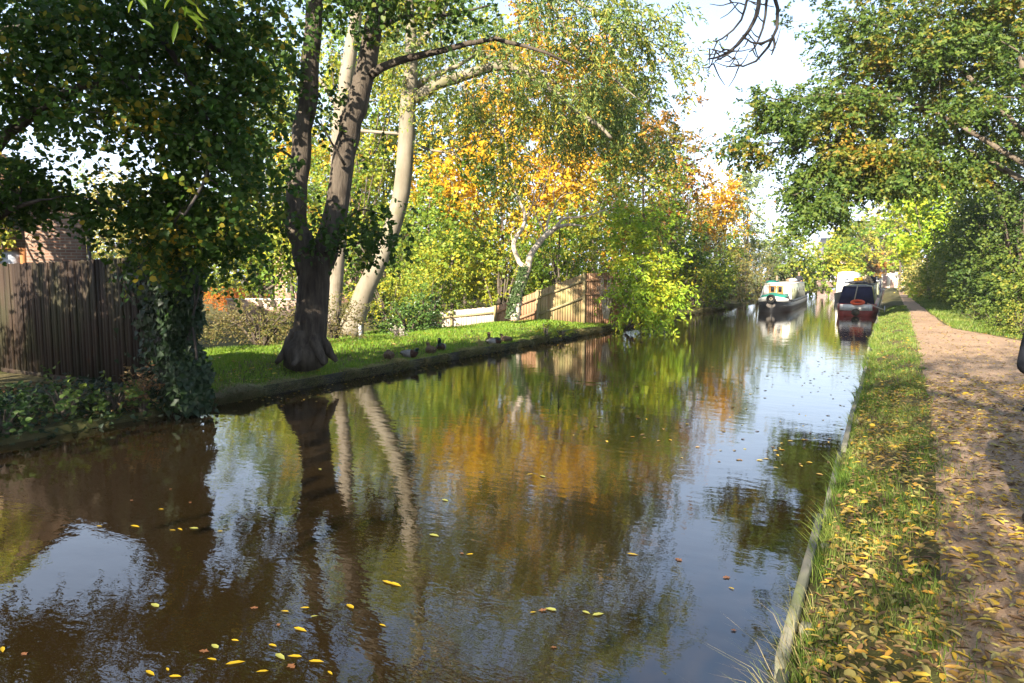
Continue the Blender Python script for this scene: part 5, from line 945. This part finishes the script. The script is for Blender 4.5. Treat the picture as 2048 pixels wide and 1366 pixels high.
tag(mk('lawn_leaves', V, F, M['fallen']), 'yellow leaves scattered over the left lawn', 'fallen leaves', kind='stuff')
V, F = litter(1500, lambda r, n: 3+r.random(n)*4., lambda r, y: XL-.1-r.random(len(y))*3.2, (.06,.11), 4)
tag(mk('bank_leaves', V, F, M['lf_brown']), 'dark brown dead leaves under the brown board fence', 'fallen leaves', kind='stuff')
# floating leaves, one by one
FL = [(570,1222,'y'),(610,1215,'y'),(628,1232,'g'),(556,1248,'b'),(600,1258,'y'),(545,1290,'y'),(560,1312,'g'),(590,1312,'y'),(525,1342,'y'),(632,1322,'y'),(300,1345,'y'),(335,1338,'y'),(350,1352,'y'),(430,1292,'g'),(412,1302,'b'),(424,1318,'y'),(470,1280,'y'),(360,1058,'y'),(388,1056,'g'),(345,1060,'y'),(270,1052,'y'),(198,1052,'y'),(5,1298,'y'),(50,1308,'b'),
      (940,1108,'y'),(922,1106,'b'),(868,1070,'g'),(1066,1224,'y'),(1082,1220,'b'),(1102,1218,'g'),(1172,1224,'g'),(1196,1228,'g'),(1456,1154,'b'),(1470,1260,'b'),(1463,1176,'y'),(775,1164,'y'),(700,1212,'y'),(790,1168,'y'),(765,1250,'y'),(1105,1294,'b'),(1265,1108,'y'),(1360,1120,'b'),(342,978,'b'),(380,1004,'b'),(262,1000,'b'),(440,1062,'y'),(322,1018,'y'),(640,938,'g'),(1060,948,'y'),(1085,952,'g'),(890,1000,'g'),
      (310,1210,'g'),(505,1215,'b'),(660,1345,'y'),(580,1330,'b'),(1150,830,'y'),(1200,835,'g'),(1275,832,'y'),(470,1325,'y'),(545,820,'g'),(470,822,'y'),(700,760,'g'),(850,735,'y')]
lfp = {}
for k in 'ygb':
    V, F = leafmesh(np.zeros((1,3)), A([1,0,0]), A([0,0,1]), np.array([.105 if k != 'b' else .075]), np.array([.034 if k == 'y' else .045 if k == 'g' else .06]), 'long' if k != 'b' else 'oak')
    lfp[k] = ((V-A(.05,0,0))*A(1,1,.35), F, M['float_'+k])
first = {}; r = np.random.default_rng(17); LB = {'y':'yellow willow leaf floating on the canal surface','g':'pale green leaf floating on the canal surface','b':'brown lobed leaf floating on the canal surface'}
for x, y, k in FL:
    if k not in first: first[k] = o = mk('floating_leaf', lfp[k][0], lfp[k][1], lfp[k][2], None, True)
    else: o = first[k].copy(); COL.objects.link(o)
    p = G(x, y, .006); o.location = p; o.rotation_euler = (r.normal(0,.04), r.normal(0,.04), r.uniform(-.5,.9)+math.pi*(r.random() < .5)); s_ = r.uniform(.45,1.05); o.scale = (s_,s_,s_)
    tag(o, LB[k], 'leaf', {'y':'yellow leaves floating on the canal','g':'green leaves floating on the canal','b':'brown leaves floating on the canal'}[k])
n = 700; y = 8+r.random(n)**1.5*45; x = np.where(r.random(n) < .5, XL+.1+np.abs(r.normal(0,.5,n)), XR-.05-np.abs(r.normal(0,1.6,n))); a_ = r.uniform(0,6.28,n)
V, F = leafmesh(np.stack([x,y,np.full(n,.005)], -1), np.stack([np.cos(a_),np.sin(a_),a_*0], -1), A(0,0,1)+r.normal(0,.05,(n,3)), r.uniform(.04,.09,n), r.uniform(.02,.04,n), 'long')
tag(mk('drifted_leaves', V, F, M['fallen']), 'small leaves drifted along the canal edges', 'floating leaves', kind='stuff')
# left bank plants below the fence
n = 5200; r = np.random.default_rng(23); y = 2.5+r.random(n)*5.; x = XL+.12-r.random(n)**.8*2.6; y = np.minimum(y, 7.7); z = gz(np.minimum(x,XL-.02), y)+np.abs(r.normal(0,.08,n))-.12*(x > XL-.02)*r.random(n)*2
V, F = leafmesh(np.stack([x,y,np.maximum(z,.01)], -1), r.normal(0,1,(n,3))*A(1,1,.4)+A(.4,-.2,-.2), A(.25,-.35,1)+r.normal(0,.4,(n,3)), r.uniform(.05,.10,n), r.uniform(.045,.09,n), 'ivy')
tag(mk('ivy_ground_cover', V, F, M['lf_ivy']), 'dark ivy ground cover spilling over the bank below the brown fence', 'ground cover', kind='stuff')
for k_, (px, py_, rad, lab) in enumerate([(130,838,(.55,.45,.5),'broad leaved bramble with sunlit leaves at the left water edge'),(30,872,(.6,.4,.4),'dark bramble at the bottom left water edge'),(230,825,(.4,.35,.35),'small bramble between the others and the ivied fence end')]):
    p = G(px, py_, .12); p[0] = min(p[0], XL-.15); shrub('bramble', lab, A(p[0], p[1], float(gz(p[0],p[1]))), A(*rad), 'lf_hedge', K=16, L=.08, Wd=.055, per=4, n=6, SL=.28, seed=120+k_, cat='bramble', kind='round', stems=9, spread=.08)
shrub('dead_fern','rusty dead fern at the foot of the ivied fence end', A(XL-.05,6.35,.1), A(.28,.25,.55), 'lf_brown', K=14, L=.06, Wd=.03, per=4, n=8, SL=.22, seed=124, cat='fern', kind='diamond', spread=.06)
for k_, (px, py_, w_, h_, lab) in enumerate([(1118,668,.35,.5,'straggly water plant with pale leaves on the lawn edge'),(1175,664,.5,.22,'low leafy clump overhanging the water right of the straggly plant')]):
    p = G(px, py_, .3); p[0] = min(p[0], XL+.02); shrub('waterside_plant', lab, A(p[0], p[1], .18), A(w_*.7, w_*1.5, h_), 'lf_fresh' if k_ < 2 else 'dry', K=11, L=.08, Wd=.045, per=3, n=6, SL=.22, seed=130+k_, cat='plant', kind='round', stems=9, spread=.08)
# ------------------------------------------------------------------ autumn air
hm_ = bpy.data.materials.new('autumn_air'); hm_.use_nodes = True; hn = hm_.node_tree; hn.nodes.clear()
ho = hn.nodes.new('ShaderNodeOutputMaterial'); hv = hn.nodes.new('ShaderNodeVolumePrincipled'); hv.inputs['Color'].default_value = (.95,.96,1.,1); hv.inputs['Density'].default_value = .00025; hv.inputs['Anisotropy'].default_value = 0.
hn.links.new(hv.outputs[0], ho.inputs['Volume'])
o = MB().box((0,500,10.), (2600,2400,26.)).build('haze', hm_); tag(o, 'thin pale autumn haze over the canal', 'haze', kind='stuff')
